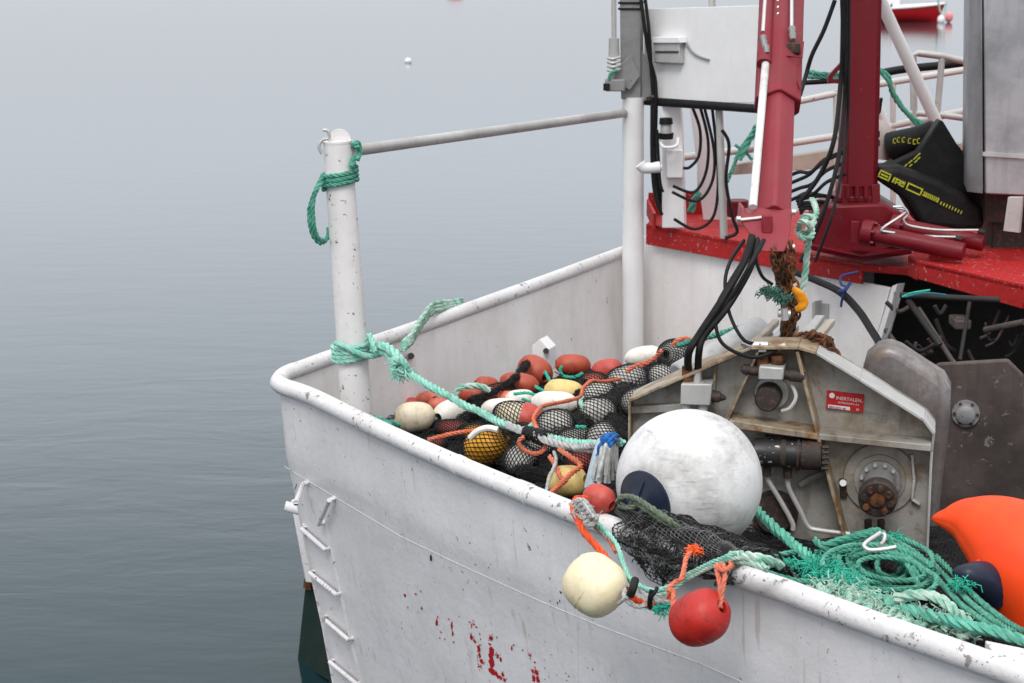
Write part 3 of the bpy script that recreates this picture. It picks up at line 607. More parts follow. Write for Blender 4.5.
MB().prism([q(828, 76, CY - .05), q(841, 62, CY - .05), q(843, 66, CY - .05), q(833, 77, CY - .05), q(833, 79, CY - .05), q(843, 79, CY - .05), q(843, 84, CY - .05), q(828, 83, CY - .05)], V((0, .03, 0))).build('mast_bracket', 'redcrane', CR)
MB().tube([q(879, 0), q(879, 60), q(877, 120), q(876, 180)], .008, 8).build('mast_line', 'steel', CR)
for vv in (131, 140): MB().cyl(q(876, vv), q(876, vv + 6), .026, n=8).build('line_fitting', 'blackm', CR)
MB().prism([q(876, 100, CY + .1), q(883, 98, CY + .1), q(881, 112, CY + .1), q(876, 120, CY + .1)], V((0, .05, 0))).build('line_clip', 'black', CR)
# boom
BT = P(772, 246, 9.3); BU = P(783, -30, 10.75); BDv = (BU - BT).normalized()
def hexbeam(a, b, hw, hd, name, mat):
    d = (b - a).normalized(); x = V((1, 0, 0)); x = (x - d * x.dot(d)).normalized(); y = d.cross(x)
    if y.y > 0: y = -y
    pr = [(-hw, -hd * .5), (-hw, hd * .35), (-.01, hd), (.01, hd), (hw, hd * .35), (hw, -hd * .5), (hw * .6, -hd), (-hw * .6, -hd)]
    return MB().prism([a + x * i + y * j for i, j in pr], b - a).build(name, mat, CR, bevel=.006)
bl = lambda u, v, o=0: PL(u, v, BT + V((0, -.09 + o, 0)), (BDv.cross(V((1, 0, 0)))).normalized())
tip0 = BT + BDv * .18
hexbeam(tip0, BT + BDv * 1.25, .082, .085, 'inner_boom', 'boomfade')
hexbeam(BT + BDv * .93, BU + BDv * .9, .113, .105, 'outer_boom', 'redboom')
top = BU + BDv * .9
mastTop = q(866, -120)
MB().sweep([top - BDv * .05, top + (V((mastTop.x, mastTop.y, top.z + .3)) - top) * .9], .1, 8).build('knuckle_arm', 'redcrane', CR)
colprism(q(863.5, -118), V((q(863.5, -120).x, q(863.5, -120).y, top.z + .35)), .11, .11, .03).build('mast_head', 'redcrane', CR, bevel=.006)
# rod and sleeve
MB().cyl(bl(753, 207, -.02), bl(766, 60, -.02), .020, n=16).build('piston_rod', soft('pale_rod', (.62, .62, .62), (.7, .7, .7), 10, .25, .05), CR)
MB().cyl(bl(764, 64, -.02), bl(769, -60, -.02), .038, n=20).build('cylinder_sleeve', 'redboom', CR)
for (a, b2) in (((767, 0), (763, 32)), ((791, -5), (791.5, 30))):
    MB().cyl(bl(a[0] + .7, a[1] - 40, -.07), bl(*b2, -.07), .0105, n=10).build('hydraulic_line', 'steel', CR)
for (a) in ((763, 36), (764, 41), (766, 46)): MB().cyl(bl(a[0], a[1], -.09), bl(a[0] + 1, a[1] + 7, -.07), .018, .014, n=8).build('line_fitting', 'grey', CR)
for (a) in ((792, 28), (792.5, 34)): MB().cyl(bl(a[0], a[1], -.08), bl(a[0] + .5, a[1] + 6, -.08), .02, .014, n=8).build('line_fitting', 'grey', CR)
for v_ in (1, 8, 14.5): MB().lathe([(0, .0), (.004, .010), (0.012, .012)], bl(778.5, v_, -.055), V((0, 1, 0)), 14).build('boom_bolt', 'steel', CR)
MB().prism([bl(774, 18, .0), bl(789, 18, .0), bl(802, 48, .0), bl(801, 92, .0), bl(795, 76, .0), bl(768, 76, .0), bl(771, 60, .0)], V((0, .03, .01))).build('boom_wear_plate', 'redcrane', CR, bevel=.003)
MB().tube([bl(783, 42, -.05), bl(782, 56, -.05), bl(802, 57, -.05), bl(803, 42, -.05)], .006, 8, 0).build('guide_loop', 'redboom', CR)
MB().box(bl(793, 48, -.03), (.07, .04, .05)).build('valve_block', 'dkrust', CR, bevel=.005)
# tip
MB().prism([bl(756, 208), bl(793, 210), bl(790, 238), bl(785, 252), bl(762, 252), bl(752, 238), bl(741, 222), bl(742, 207), bl(745, 207), bl(746, 213), bl(752, 213)], V((0, .17, .0))).build('boom_tip', 'boomfade', CR, bevel=.008)
MB().box(bl(767, 224, -.03), (.05, .04, .09)).build('tip_lug', 'redboom', CR, bevel=.008)
for (u, v) in ((738, 219), (765, 217), (793, 212), (792, 247)): MB().cyl(bl(u - 1.5, v, -.03), bl(u + 2.5, v, -.03), .014, n=10).build('tip_pin', 'steel', CR)
MB().cyl(bl(740, 220, -.01), bl(768, 217, -.01), .009, n=8).build('hinge_pin', 'steel', CR)
# big hoses by boom / mast
hose([P(835, 0, 12.4), P(824, 30, 12.4), P(812, 55, 12.4), P(806, 75, 12.4), P(800, 95, 12.2)], .02, 'black hose crossing the gap between boom and mast near the top')
hose([P(842, -10, 12.5), P(843, 40, 12.5), P(840, 90, 12.5), P(834, 140, 12.3), P(820, 175, 12.3), P(800, 202, 12.3)], .022, 'black hose hanging along the left of the mast then curving to the boom')
hose([P(846, -10, 12.5), P(846, 60, 12.5), P(844, 110, 12.5), P(838, 160, 12.2), P(826, 205, 12.1), P(812, 240, 12.1), P(800, 262, 12.1)], .020, 'black hose dropping past the crane gear housing')
hose([P(849, -10, 12.52), P(849, 70, 12.5), P(847, 130, 12.5), P(842, 170, 12.3), P(832, 215, 12.1), P(815, 262, 12.1)], .014, 'thin black hose nearest to the mast')
for i, (s, lab) in enumerate((((798, 178), 'upper black hose arching behind the boom towards the mast'), ((800, 186), 'middle black hose arching behind the boom towards the mast'), ((801, 194), 'lower black hose arching behind the boom towards the mast'), ((799, 170), 'topmost black hose arching behind the boom towards the mast'))):
    u, v = s; hose([P(u - 10, v + 6, 12.9), P(u, v + 2, 12.8), P(u + 12, v - 4 + i * 2, 12.7), P(u + 26, v - 18 + i * 3, 12.7), P(u + 44, v - 26 + i * 3, 12.8)], .018, lab)
for i in range(6):
    v = 198 + i * 3; hose([P(796 + i, v, 13.2), P(806, v - 3 + random.uniform(-2, 2), 13.1), P(822, v - 4 + random.uniform(-3, 3), 13.0), P(838, v + random.uniform(-4, 4), 13.2)], .017, 'short black hose bundled on the deck left of the crane base', group='hoses bundled left of the crane base')
# wall hose with blue tie
hose([P(795, 272, 12.5), P(815, 280, 12.3), P(840, 292, 12.0), P(858, 310, 11.8), P(870, 328, 11.6), P(880, 345, 11.4), P(882, 360, 11.3)], .034, 'thick black hose sagging along the white wall under the red deck')
MB().tube([P(858, 272, 12.1), P(842, 276, 12.1), P(841, 284, 12.0), P(846, 288, 11.9), P(842, 300, 11.9), P(841, 307, 11.9)], .008, 6).tube([P(850, 283, 11.9), P(845, 290, 11.85), P(838, 292, 11.85)], .012, 6).build('blue_tie', 'cable_blue', label='blue cord tied round the thick black hose under the deck edge', cat='cord')
# green rope hung from boom tip
gk = MB(); gk.rope([P(800, 225, 9.6), P(806, 216, 9.6), P(814, 220, 9.6), P(806, 232, 9.55), P(798, 232, 9.6), P(801, 222, 9.5), P(810, 226, 9.5), P(808, 245, 9.6), P(806, 262, 9.6), P(803, 285, 9.6), P(801, 298, 9.6)], .017)
gk.rope([P(797, 230, 9.6), P(802, 238, 9.5), P(812, 236, 9.5), P(812, 222, 9.6), P(817, 210, 9.7), P(812, 200, 9.9)], .016)
gk.build('pale_green_rope', 'pale', label='faded green rope knotted beside the boom tip and hanging down', cat='rope')
# ------------------------------------------------------------------ rubber mats
RM = thing('rubber_mat', 'folded heavy black rubber matting with yellow print beside the crane mast', 'rubber mat', P(930, 228, 13.3))
def solid(pxs, Y, th, name, mat='black', bev=.03, par=RM, dx=0):
    return MB().prism([P(u, v, Y) for u, v in pxs], V((dx, th, 0))).build(name, mat, par, bevel=bev, seg=4)
solid([(878, 168), (900, 166), (940, 180), (968, 196), (984, 208), (986, 228), (975, 232), (925, 229), (918, 222), (905, 200), (893, 191), (879, 182)], 12.95, .28, 'lower_fold', bev=.075)
solid([(893, 164), (918, 152), (940, 120), (943, 121), (974, 172), (980, 205), (940, 186), (910, 172)], 13.15, .12, 'upright_flap', bev=.025)
solid([(940, 122), (970, 160), (1000, 175), (1000, 205), (960, 190), (936, 150)], 13.3, .1, 'rear_flap', bev=.02)
MB().sweep(catmull([P(893, 148, 13.5), P(905, 143, 13.45), P(920, 137, 13.4), P(936, 128, 13.35)], 4), lambda t: .115 - .055 * t, 24).build('rolled_end', 'black', RM, bevel=.01)
solid([(898, 164), (890, 190), (878, 176), (880, 168), (892, 160)], 13.2, .1, 'inner_fold', bev=.02)
def onprint(txt, p0, p1, size, Y):
    a = P(*p0, Y); b2 = P(*p1, Y); ax = (b2 - a).normalized(); ay = V((0, 0, 1)); ay = (ay - ax * ay.dot(ax)).normalized()
    return text_mb(txt, size, a, ax, ay)
pr = MB()
def quadpr(pts, Y): pr.add([P(u, v, Y) for u, v in pts], [(0, 1, 2, 3)])
for (u, v, L) in ((879, 170, 3), (894, 177, 2.5), (905, 180.5, 2.5), (909, 183, 12)):
    pass
def band(t0, t1, off, w, Y=12.93):
    a = V((879, 173, 0)); b2 = V((986, 222, 0)); d = b2 - a; n_ = V((-d.y, d.x, 0)).normalized()
    s0 = a + d * t0 + n_ * off; s1 = a + d * t1 + n_ * off
    quadpr([(s0 + n_ * w).xy, s1.xy + n_.xy * w, s1.xy - n_.xy * w, s0.xy - n_.xy * w], Y)
for (t0, t1) in ((.0, .105), (.26, .40)):
    band(t0, t1, -3.2, .7); band(t0, t1, 3.0, .7); band(t0, t0 + .012, 0, 3); band(t1 - .012, t1, 0, 3); band(t0 + .02, t1 - .02, 0, .9) if t0 < .1 else None
for k, t in enumerate((.13, .155, .19, .21, .225)): band(t, t + .014, 0, 3); 
band(.13, .235, -2.2, .6); band(.15, .235, .8, .6)
for t in [.42 + .018 * i for i in range(8)]: band(t, t + .011, .2, 2.4)
band(.41, .56, 1.6, .6); band(.41, .5, -1.4, .5)
for t in [.58 + .027 * i for i in range(8)]: band(t, t + .011, 1.5, 1.6)
pr.build('yellow_print', 'yprint', RM)
pr = MB()
for (u, v) in ((893, 141), (897, 140), (902, 140), (908, 141), (913, 142), (917, 141)):
    quadpr([(u, v - 3), (u + 3, v - 3), (u + 3, v - 2), (u, v - 2)], 13.2); quadpr([(u, v + 1.5), (u + 2.5, v + 1.5), (u + 2.5, v + 2.6), (u, v + 2.6)], 13.2); quadpr([(u, v - 3), (u + 1, v - 3), (u + .6, v + 2.5), (u - .4, v + 2.5)], 13.2)
for (u, v) in ((903, 167), (908, 163), (913, 159), (916, 156)):
    quadpr([(u, v), (u + 4, v - 3.4), (u + 4.6, v - 2.4), (u + .6, v + 1)], 13.1); quadpr([(u + 1, v + 3), (u + 4, v + .6), (u + 4.6, v + 1.6), (u + 1.6, v + 4)], 13.1)
pr.build('yellow_print', 'yprint', RM)
MB().sweep(catmull([P(878, 158, 13.6), P(882, 140, 13.6), P(892, 130, 13.6)], 4), .1, 16).build('fender_roll', soft('pale_canvas', (.45, .38, .34), (.52, .46, .42), 15, .8), label='pale canvas roll beside the rolled black rubber matting', cat='roll')
# ------------------------------------------------------------------ winch
WC = P(785, 440, 9.05); wn = V((-.22, -1, 0)).normalized()
def K(u, v, o=0): return PL(u, v, WC + wn * o, wn)          # o>0 : nearer to the camera
WI = thing('net_hauler', 'grey cast aluminium net hauler with rusty edges standing in the well behind the white buoy', 'net hauler', V((WC.x, WC.y, 1.0)))
def kpr(px, o, th, name, mat='winch', bev=.004): return MB().prism([K(u, v, o) for u, v in px], -wn * th).build(name, mat, WI, bevel=bev)
outline = [(628, 401), (678, 378), (751, 347), (798, 347), (815, 352), (860, 379), (926, 421), (935, 433), (932, 470), (926, 600), (630, 600)]
kpr(outline, 0, .25, 'main_housing')
# flanges around the outline
def strip(pts, w, o, th, name, mat='flange', bev=.003):
    for a, b2 in zip(pts[:-1], pts[1:]):
        a_, b_ = V((a[0], a[1], 0)), V((b2[0], b2[1], 0)); d = (b_ - a_).normalized(); n_ = V((-d.y, d.x, 0)) * w / 2
        px = [(a_ - n_), (b_ - n_), (b_ + n_), (a_ + n_)]
        kpr([(p.x, p.y) for p in px], o, th, name, mat, bev)
strip([(629, 401), (751, 348)], 3, .13, .18, 'top_flange')
strip([(751, 348), (798, 348), (816, 353)], 3.4, .15, .21, 'top_flange')
strip([(816, 353), (860, 380), (924, 420.5), (934, 434)], 3.2, .13, .19, 'top_flange', 'galv')
strip([(934, 433), (931.5, 452), (925, 600)], 2.6, .07, .12, 'side_flange', 'galv')
strip([(629.5, 400), (627.5, 600)], 2.4, .07, .12, 'side_flange')
strip([(758, 352), (727, 421)], 2.6, .13, .13, 'stiffening_rib')
strip([(797, 352), (818, 438), (845, 540)], 3.4, .14, .14, 'stiffening_rib')
kpr([(729, 420), (817, 434), (818, 440), (729, 428)], .16, .16, 'cross_beam', 'flange')
kpr([(818, 434), (931, 445), (931, 452), (818, 440)], .13, .13, 'cross_beam', 'winch')
kpr([(630, 407), (683, 404), (683, 412), (630, 414)], .05, .05, 'cross_beam', 'winch')
strip([(715, 366), (713, 404)], 2.4, .06, .06, 'stiffening_rib')
VBK = kpr([(681, 384), (712, 384), (710, 406), (680, 405)], .16, .12, 'valve_block', 'galv', .006)
for (u, r) in ((686, .022), (703, .022)): MB().cyl(K(u, 404, .12), K(u, 414, .12), r, n=12).build('block_stud', 'galv', VBK)
MB().cyl(K(712, 396, .11), K(720, 397, .11), .03, .027, n=12).cyl(K(719, 397, .11), K(726, 398, .11), .024, .008, n=12).build('pointed_fitting', 'dkrust', VBK)
MB().cyl(K(688, 384, .1), K(687, 366, .1), .03, .024, n=12).build('hose_fitting', 'rust', VBK)
MB().cyl(K(697, 384, .1), K(698, 368, .1), .024, .02, n=12).build('hose_fitting', 'steel', VBK)
# top hub group
MB().lathe([(0, .07), (.03, .07), (.03, .062), (.13, .058), (.14, .05), (.142, 0)], K(770, 393, .0), wn, 28).build('upper_hub', 'dkrust', WI)
MB().lathe([(0, .078), (.012, .078), (.012, .06)], K(772, 392, .02), wn, 28).build('hub_ring', 'galv', WI)
kpr([(759, 366), (784, 368), (783, 381), (758, 380)], .17, .16, 'shaft_block', 'galv', .008)
MB().cyl(K(743, 369, .12), K(805, 377, .12), .023, n=14).cyl(K(741, 369, .12), K(748, 370, .12), .012, .03, n=12).cyl(K(790, 375, .12), K(803, 377, .12), .03, .026, n=12).build('cross_shaft', 'dkrust', WI)
for u in (763, 778): MB().cyl(K(u, 366, .1), K(u - 1, 355, .1), .03, n=12).build('fitting_post', 'rust', WI)
MB().tube([K(792, 385, .1), K(796, 397, .12), K(790, 408, .13), K(782, 411, .12)], .010, 8).build('hub_wire', 'galv', WI)
# motor cylinder
ma, mb_ = K(754, 452, .12), K(820, 455, .12)
MB().cyl(ma, mb_, .066, n=26).build('motor_cylinder', 'blackm', WI, bevel=.006)
MB().cyl(ma.lerp(mb_, .72), ma.lerp(mb_, 1.03), .072, n=26).build('motor_end', 'dkrust', WI, bevel=.006)
MB().cyl(ma.lerp(mb_, .42), ma.lerp(mb_, .5), .07, n=26).cyl(ma.lerp(mb_, .66), ma.lerp(mb_, .7), .075, n=26).build('motor_band', 'dkrust', WI)
for k in range(5):
    MB().cyl(mb_ + V((0, -.05, .05 - .025 * k)), mb_ + V((.03, -.05, .05 - .025 * k)), .01, n=6).build('motor_bolt', 'dkrust', WI)
MB().cyl(K(765, 440, .08), K(800, 444, .08), .03, n=12).build('motor_manifold', 'dkrust', WI)
# right hub
hc = K(880, 478, .0)
MB().lathe([(0, .17), (.015, .165), (.02, .12), (.03, .118)], hc, wn, 40).build('hub_boss', 'winch', WI)
HCOL = MB().lathe([(.02, .095), (.06, .095), (.06, .07)], hc, wn, 36).build('hub_collar', 'grey', WI)
hd = (wn + V((-.0, 0, -.12))).normalized()
MB().lathe([(.03, .075), (.19, .07), (.2, .075)], hc, hd, 32).build('hub_sleeve', 'grey', WI)
HF = MB().lathe([(.20, .088), (.25, .088), (.26, .08), (.26, .0)], hc, hd, 32).build('hub_face', 'dkrust', WI)
xx = hd.cross(UP).normalized(); yy = xx.cross(hd).normalized(); fc = hc + hd * .26
MB().cyl(fc, fc + hd * .012, .032, n=20).build('hub_centre', 'rust', HF)
for k in range(8):
    a = k * math.pi / 4 + .2; c = fc + (xx * math.cos(a) + yy * math.sin(a)) * .06
    MB().cyl(c, c + hd * .02, .015, n=6).build('hub_bolt', 'rust' if k % 2 else 'dkrust', HF)
for k in range(5):
    a = k * .55 + .2; c = hc + wn * .06 + (xx * math.cos(a) + UP * math.sin(a)) * .083
    MB().cyl(c, c + wn * .02, .009, n=6).build('collar_bolt', 'galv', HCOL)
for u in (868, 881): MB().cyl(K(u, 520, .12), K(u + 1, 560, .1), .018, n=10).build('hub_leg', 'dkrust', WI)
kpr([(839, 479), (846, 479), (847, 498), (840, 498)], .02, .02, 'lock_slot', 'dkrust')
MB().cyl(K(843, 483, .0), K(843, 483, .06), .016, n=12).build('lock_pin', 'white', WI)
for pts in ([(767, 472), (768, 480), (780, 500), (792, 522), (793, 530)], [(788, 474), (789, 488), (800, 510), (808, 526), (818, 530), (850, 534)]):
    MB().tube([K(u, v, .1) for u, v in pts], .012, 8, 5).build('brake_pipe', 'galv', WI)
MB().cyl(K(787, 466, .11), K(788, 478, .11), .02, n=8).build('pipe_nut', 'dkrust', WI)
MB().cyl(K(767, 466, .11), K(767, 476, .11), .02, n=8).build('pipe_nut', 'dkrust', WI)
MB().tube([K(800, 485, .02), K(812, 478, .02), K(826, 472, .02)], .018, 8).build('casting_ridge', 'winch', WI)
strip([(912, 455), (914, 480), (912, 500), (920, 505)], 2.6, .03, .03, 'weld_line', 'galv')
MB().lathe([(0, .11), (.03, .11), (.03, .09), (.06, .085), (.06, 0)], K(775, 512, 0), wn, 24).build('lower_hub', 'dkrust', WI)
# label plate
NPL = kpr([(827, 390.5), (864, 395), (863, 413), (826, 408.5)], .012, .012, 'name_plate', 'signred', .001)
lx = (K(864, 395) - K(827, 390.5)).normalized(); ly = UP
text_mb('INERTALEN..', .0225, K(836, 399.3, .014), lx, ly).build('plate_text', 'signwhite', NPL)
text_mb('HYDRAULIKK A.S', .0125, K(838, 403.2, .014), lx, ly).build('plate_text', 'signwhite', NPL)
MB().lathe([(0, .010), (.001, .013)], K(832, 395.5, .014), wn, 18).build('plate_emblem', 'signwhite', NPL)
kpr([(828, 404.5), (850, 407), (850, 410.5), (828, 408)], .0135, .001, 'plate_strip', 'signwhite', 0)
text_mb('BERGEN 48', .0155, K(829, 408, .0155), lx, ly).build('plate_text', 'dkrust', NPL)
text_mb('20', .014, K(856, 410.5, .0155), lx, ly).build('plate_text', 'signwhite', NPL)
text_mb('T20', .062, K(865, 420, .004), (lx + V((0, 0, -.03))).normalized(), ly).build('cast_number', 'grey', WI)
# drum cover behind on the right
dc = [(862, 372), (866, 358), (878, 348), (890, 346), (901, 350), (925, 366), (944, 378), (951, 390), (950, 420), (944, 470), (936, 540), (900, 540), (862, 400)]
MB().prism([K(u, v, -.35) for u, v in dc], -wn * .22).build('drum_cover', 'drum', WI, bevel=.05, seg=5)
# left roller behind
MB().cyl(K(680, 380, -.32), K(765, 332, -.62), .088, n=26).build('net_roller', soft('pale_grey_roller', (.34, .34, .345), (.42, .42, .42), 9, .45), WI, bevel=.01)
# slats on top
for (a, b2, wdt, mt) in (((752, 346), (776, 322), 7, 'wood'), ((765, 349), (789, 325), 6, 'galv'), ((776, 351), (797, 328), 4, 'wood')):
    pa_, pb_ = K(a[0], a[1], -.02), K(b2[0], b2[1], -.75); d = (pb_ - pa_).normalized()
    MB().box((pa_ + pb_) / 2, (wdt / 200, (pb_ - pa_).length, .03), V((1, .0, 0)), d, V((1, 0, 0)).cross(d).normalized()).build('top_slat', mt, WI, bevel=.004)
for (a, b2, wdt, mt) in (((800, 343), (820, 318), 9, 'galv'), ((811, 346), (831, 322), 8, 'wood')):
    pa_, pb_ = K(a[0], a[1], -.02), K(b2[0], b2[1], -.75); d = (pb_ - pa_).normalized()
    MB().box((pa_ + pb_) / 2, (wdt / 200, (pb_ - pa_).length, .03), V((1, .0, 0)), d, V((1, 0, 0)).cross(d).normalized()).build('top_slat', mt, WI, bevel=.004)
# hoses boom -> winch
hose([P(752, 236, 9.2), P(744, 262, 9.1), P(722, 300, 9.0), P(699, 335, 8.97), P(689, 352, 8.96), K(688, 370, .1)], .027, 'thick black hose from the boom tip to the rusty fitting of the net hauler')
hose([P(757, 240, 9.2), P(750, 268, 9.1), P(728, 306, 9.0), P(704, 336, 8.97), P(699, 352, 8.96), K(698, 370, .1)], .026, 'thick black hose from the boom tip to the bright fitting of the net hauler')
hose([P(744, 240, 9.2), P(730, 262, 9.1), P(725, 285, 9.05), P(730, 315, 9.0), P(744, 340, 8.95), K(762, 344, .1)], .013, 'thin black hose curving to the top of the net hauler')
hose([P(750, 250, 9.15), P(728, 285, 9.05), P(716, 310, 9.0), P(719, 338, 8.95), P(735, 352, 8.93), P(758, 357, 8.93), K(782, 347, .12)], .013, 'thin black hose looping low across the front of the net hauler top')
hose([P(758, 238, 9.15), P(756, 258, 9.05), P(762, 276, 9.05), P(772, 284, 9.1)], .012, 'short black hose curling round the rusty chain')
hose([P(764, 240, 9.1), P(752, 262, 9.0), P(734, 292, 9.0), P(706, 328, 9.0), P(690, 345, 9.0)], .016, 'black hose lying over the two thick hoses below the boom tip')
MB().cyl(K(742, 342, .1), K(752, 346, .1), .02, n=10).cyl(K(752, 345, .12), K(768, 345, .12), .018, n=10).box(K(762, 347, .12), (.035, .03, .04)).cyl(K(774, 350, .12), K(786, 345, .12), .014, n=10).build('hose_coupling', 'steel', label='bright steel hose couplings on the top flange of the net hauler', cat='coupling')
# chain
ch = MB()
def link(c, d, up, s, mb=ch):
    d = d.normalized(); x = up - d * up.dot(d); x = x.normalized(); pts = []
    for k in range(12):
        a = 2 * math.pi * k / 12; pts.append(c + d * math.cos(a) * s * 1.5 + x * math.sin(a) * s)
    mb.sweep(pts, s * .36, 6, closed=True)
def chain(pts, s, mb):
    p = resample(catmull(pts, 8), s * 2.1)
    for i in range(len(p) - 1):
        link(p[i], p[i + 1] - p[i], V((1, .3, 0)) if i % 2 else V((.2, 1, .1)), s, mb)
CP = lambda u, v, o=0: P(u, v, 9.25 + o)
for (px, s) in (([(783, 246), (785, 265), (788, 285), (792, 305), (791, 325), (789, 345)], .017), ([(776, 250), (780, 268), (784, 290), (786, 312), (787, 335), (784, 352)], .019), ([(789, 246), (791, 262), (791, 280), (796, 298), (795, 318), (791, 335)], .016), ([(772, 252), (777, 275), (783, 300), (786, 322)], .015)):
    for o in (-.03, .03): chain([CP(u + random.uniform(-3, 3), v, o + random.uniform(-.04, .04)) for u, v in px], s * random.uniform(.8, 1.1), ch)
for i in range(120):
    u = max(801, min(834, random.gauss(819, 8))); v = 350 + max(0, u - 815) * .58 - random.uniform(0, 15)
    link(K(u, v, -.10 + random.uniform(-.08, .06)), V((random.uniform(-1, 1), random.uniform(-1, 1), random.uniform(-.6, .6))), V((random.uniform(-1, 1), random.uniform(-1, 1), 1)), .02, ch)
ch.build('rusty_chain', 'rust', label='rusty iron chain hanging from the boom tip and piled on the net hauler', cat='chain')
MB().sweep(catmull([P(776, 252, 9.3), P(780, 285, 9.3), P(786, 310, 9.3), P(787, 345, 9.3)], 6), lambda t: .026 + .008 * math.sin(t * 17), 12).build('chain_core', 'dkrust', label='dark greasy swivel bar inside the rusty chain', cat='swivel')
hk = MB(); hk.sweep(catmull([P(793, 289, 9.1), P(797, 292, 9.08), P(801, 297, 9.08), P(803, 302, 9.08), P(801, 307, 9.08), P(796, 309, 9.1)], 6), lambda t: .012 + .016 * math.sin(t * math.pi), 14, rx=.6)
hk.build('crane_hook', 'yellow', label='worn yellow lifting hook in the rusty chain', cat='hook', bevel=0)
MB().cyl(P(778, 313, 9.1), P(790, 314, 9.1), .02, n=14).cyl(P(784, 308, 9.08), P(785, 320, 9.08), .018, n=12).build('shackle', 'steel', label='bright steel shackle at the lower end of the rusty chain', cat='shackle')
def fuzz(mb, c, n, L, r=.0025, spread=.05, down=0):
    n = int(n * 1.7); r = r * .68
    for i in range(n):
        p = V(c) + V((random.gauss(0, spread), random.gauss(0, spread), random.gauss(0, spread * .5)))
        d = V((random.uniform(-1, 1), random.uniform(-1, 1), random.uniform(-.7, 1) - down)).normalized(); l = L * random.uniform(.4, 1)
        q2 = p + d * l * .5 + V((random.uniform(-1, 1), random.uniform(-1, 1), random.uniform(-1, 1))) * l * .2
        mb.sweep([p, q2, p + d * l + V((0, 0, -l * .2))], r, 4)
mb = MB(); fuzz(mb, P(770, 292, 9.12), 80, .045, .0035, .02); fuzz(mb, P(781, 298, 9.1), 60, .04, .0035, .018)
mb.build('green_twine', soft('dirty_green_twine', (.03, .11, .08), (.07, .16, .13), 40), label='dirty green twine tangled on the rusty chain', cat='twine')
# ------------------------------------------------------------------ floats
FL = []
def fprof(L, Rr, hole=.3):
    pr = []; h = L / 2; n = 18; hr = Rr * hole
    pr += [(-h + .35 * L, hr * .95), (-h + .02, hr)]
    for k in range(n + 1):
        x = -1 + 2 * k / n; t = math.copysign(abs(x) ** .9, x) * .985
        rr = Rr * (1 - abs(t) ** 3.0) ** .5; pr.append((h * t * 1.0, max(rr, hr)))
    pr += [(h - .02, hr), (h - .35 * L, hr * .95)]
    return pr
def make_float(u, v, w, h, mat, label, axis=(1, 0, 0), z=None, Y=None, net=0, netmat='net', hole=.34, half=None, cat='float', group='net floats heaped in the well', tilt=None):
    c = Z(u, v, z) if Y is None else P(u, v, Y)
    s = (c - CAM).length / F; ax = V(axis).normalized()
    vd = (c - CAM).normalized(); pl = math.sqrt(max(0, 1 - ax.dot(vd) ** 2))
    Rr = h * s / 2 * 1.07; L = w * s * 1.05
    if pl < .9: L = math.sqrt(max((w * s) ** 2 - (2 * Rr) ** 2 * (1 - pl ** 2) * .8, (w * s) ** 2 * .5)) / max(pl, .5)
    L = max(L, Rr * 2.05) if w > h * .9 else Rr * 2.2
    t = thing('net_float', label, cat, c - V((0, 0, Rr)), group)
    prf = fprof(L, Rr, hole)
    bd = MB().lathe(prf, c, ax, 36)
    bd.v = [p_ + (p_ - c) * (.06 * noise.noise(p_ * 7)) + (p_ - c) * (.02 * noise.noise(p_ * 22)) for p_ in bd.v]; bo = bd.build('float_body', mat, t)
    MB().lathe([(-L / 2 + .03, Rr * hole * .93), (L / 2 - .03, Rr * hole * .93)], c, ax, 16).build('bore', 'hole', bo)
    MB().tube([c + (ax.orthogonal().normalized() * math.cos(a) + ax.cross(ax.orthogonal().normalized()) * math.sin(a)) * Rr * 1.0 for a in [2 * math.pi * k / 24 for k in range(24)]], .0016, 4, 0, closed=True).build('mould_seam', mat, bo)
    if half:
        pr2 = [(a, r + .013) for a, r in prf[2:-2] if a > half[1] * L]
        MB().lathe(pr2 + [(pr2[-1][0], 0)], c, ax, 30).build('colour_half', half[0], t)
    if net:
        n = net; m_ = int(n * L / (2 * Rr) * .42) + 3; vs = []; x = ax.orthogonal().normalized(); y = ax.cross(x)
        ph = random.random() * 6
        for i in range(m_ + 1):
            tt = -1 + 2 * i / m_; a_ = tt * math.pi / 2 * .93
            rr = (Rr + .007) * max(.12, math.cos(a_)) ** .75; hx = math.sin(a_) * (L / 2 + .004)
            for k in range(n):
                q_ = 2 * math.pi * (k + .5 * i * .9) / n + ph
                jit = 1 + .02 * noise.noise(V((i, k, u)))
                vs.append(c + ax * hx + (x * math.cos(q_) + y * math.sin(q_)) * rr * jit)
        fs = [(i * n + k, i * n + (k + 1) % n, (i + 1) * n + (k + 1) % n, (i + 1) * n + k) for i in range(m_) for k in range(n)]
        MB().add(vs, fs).build('net_cover', netmat, t, wire=.0062)
    FL.append((c.copy(), Rr, L)); return t, c, ax, Rr, L
Dz = 1.70
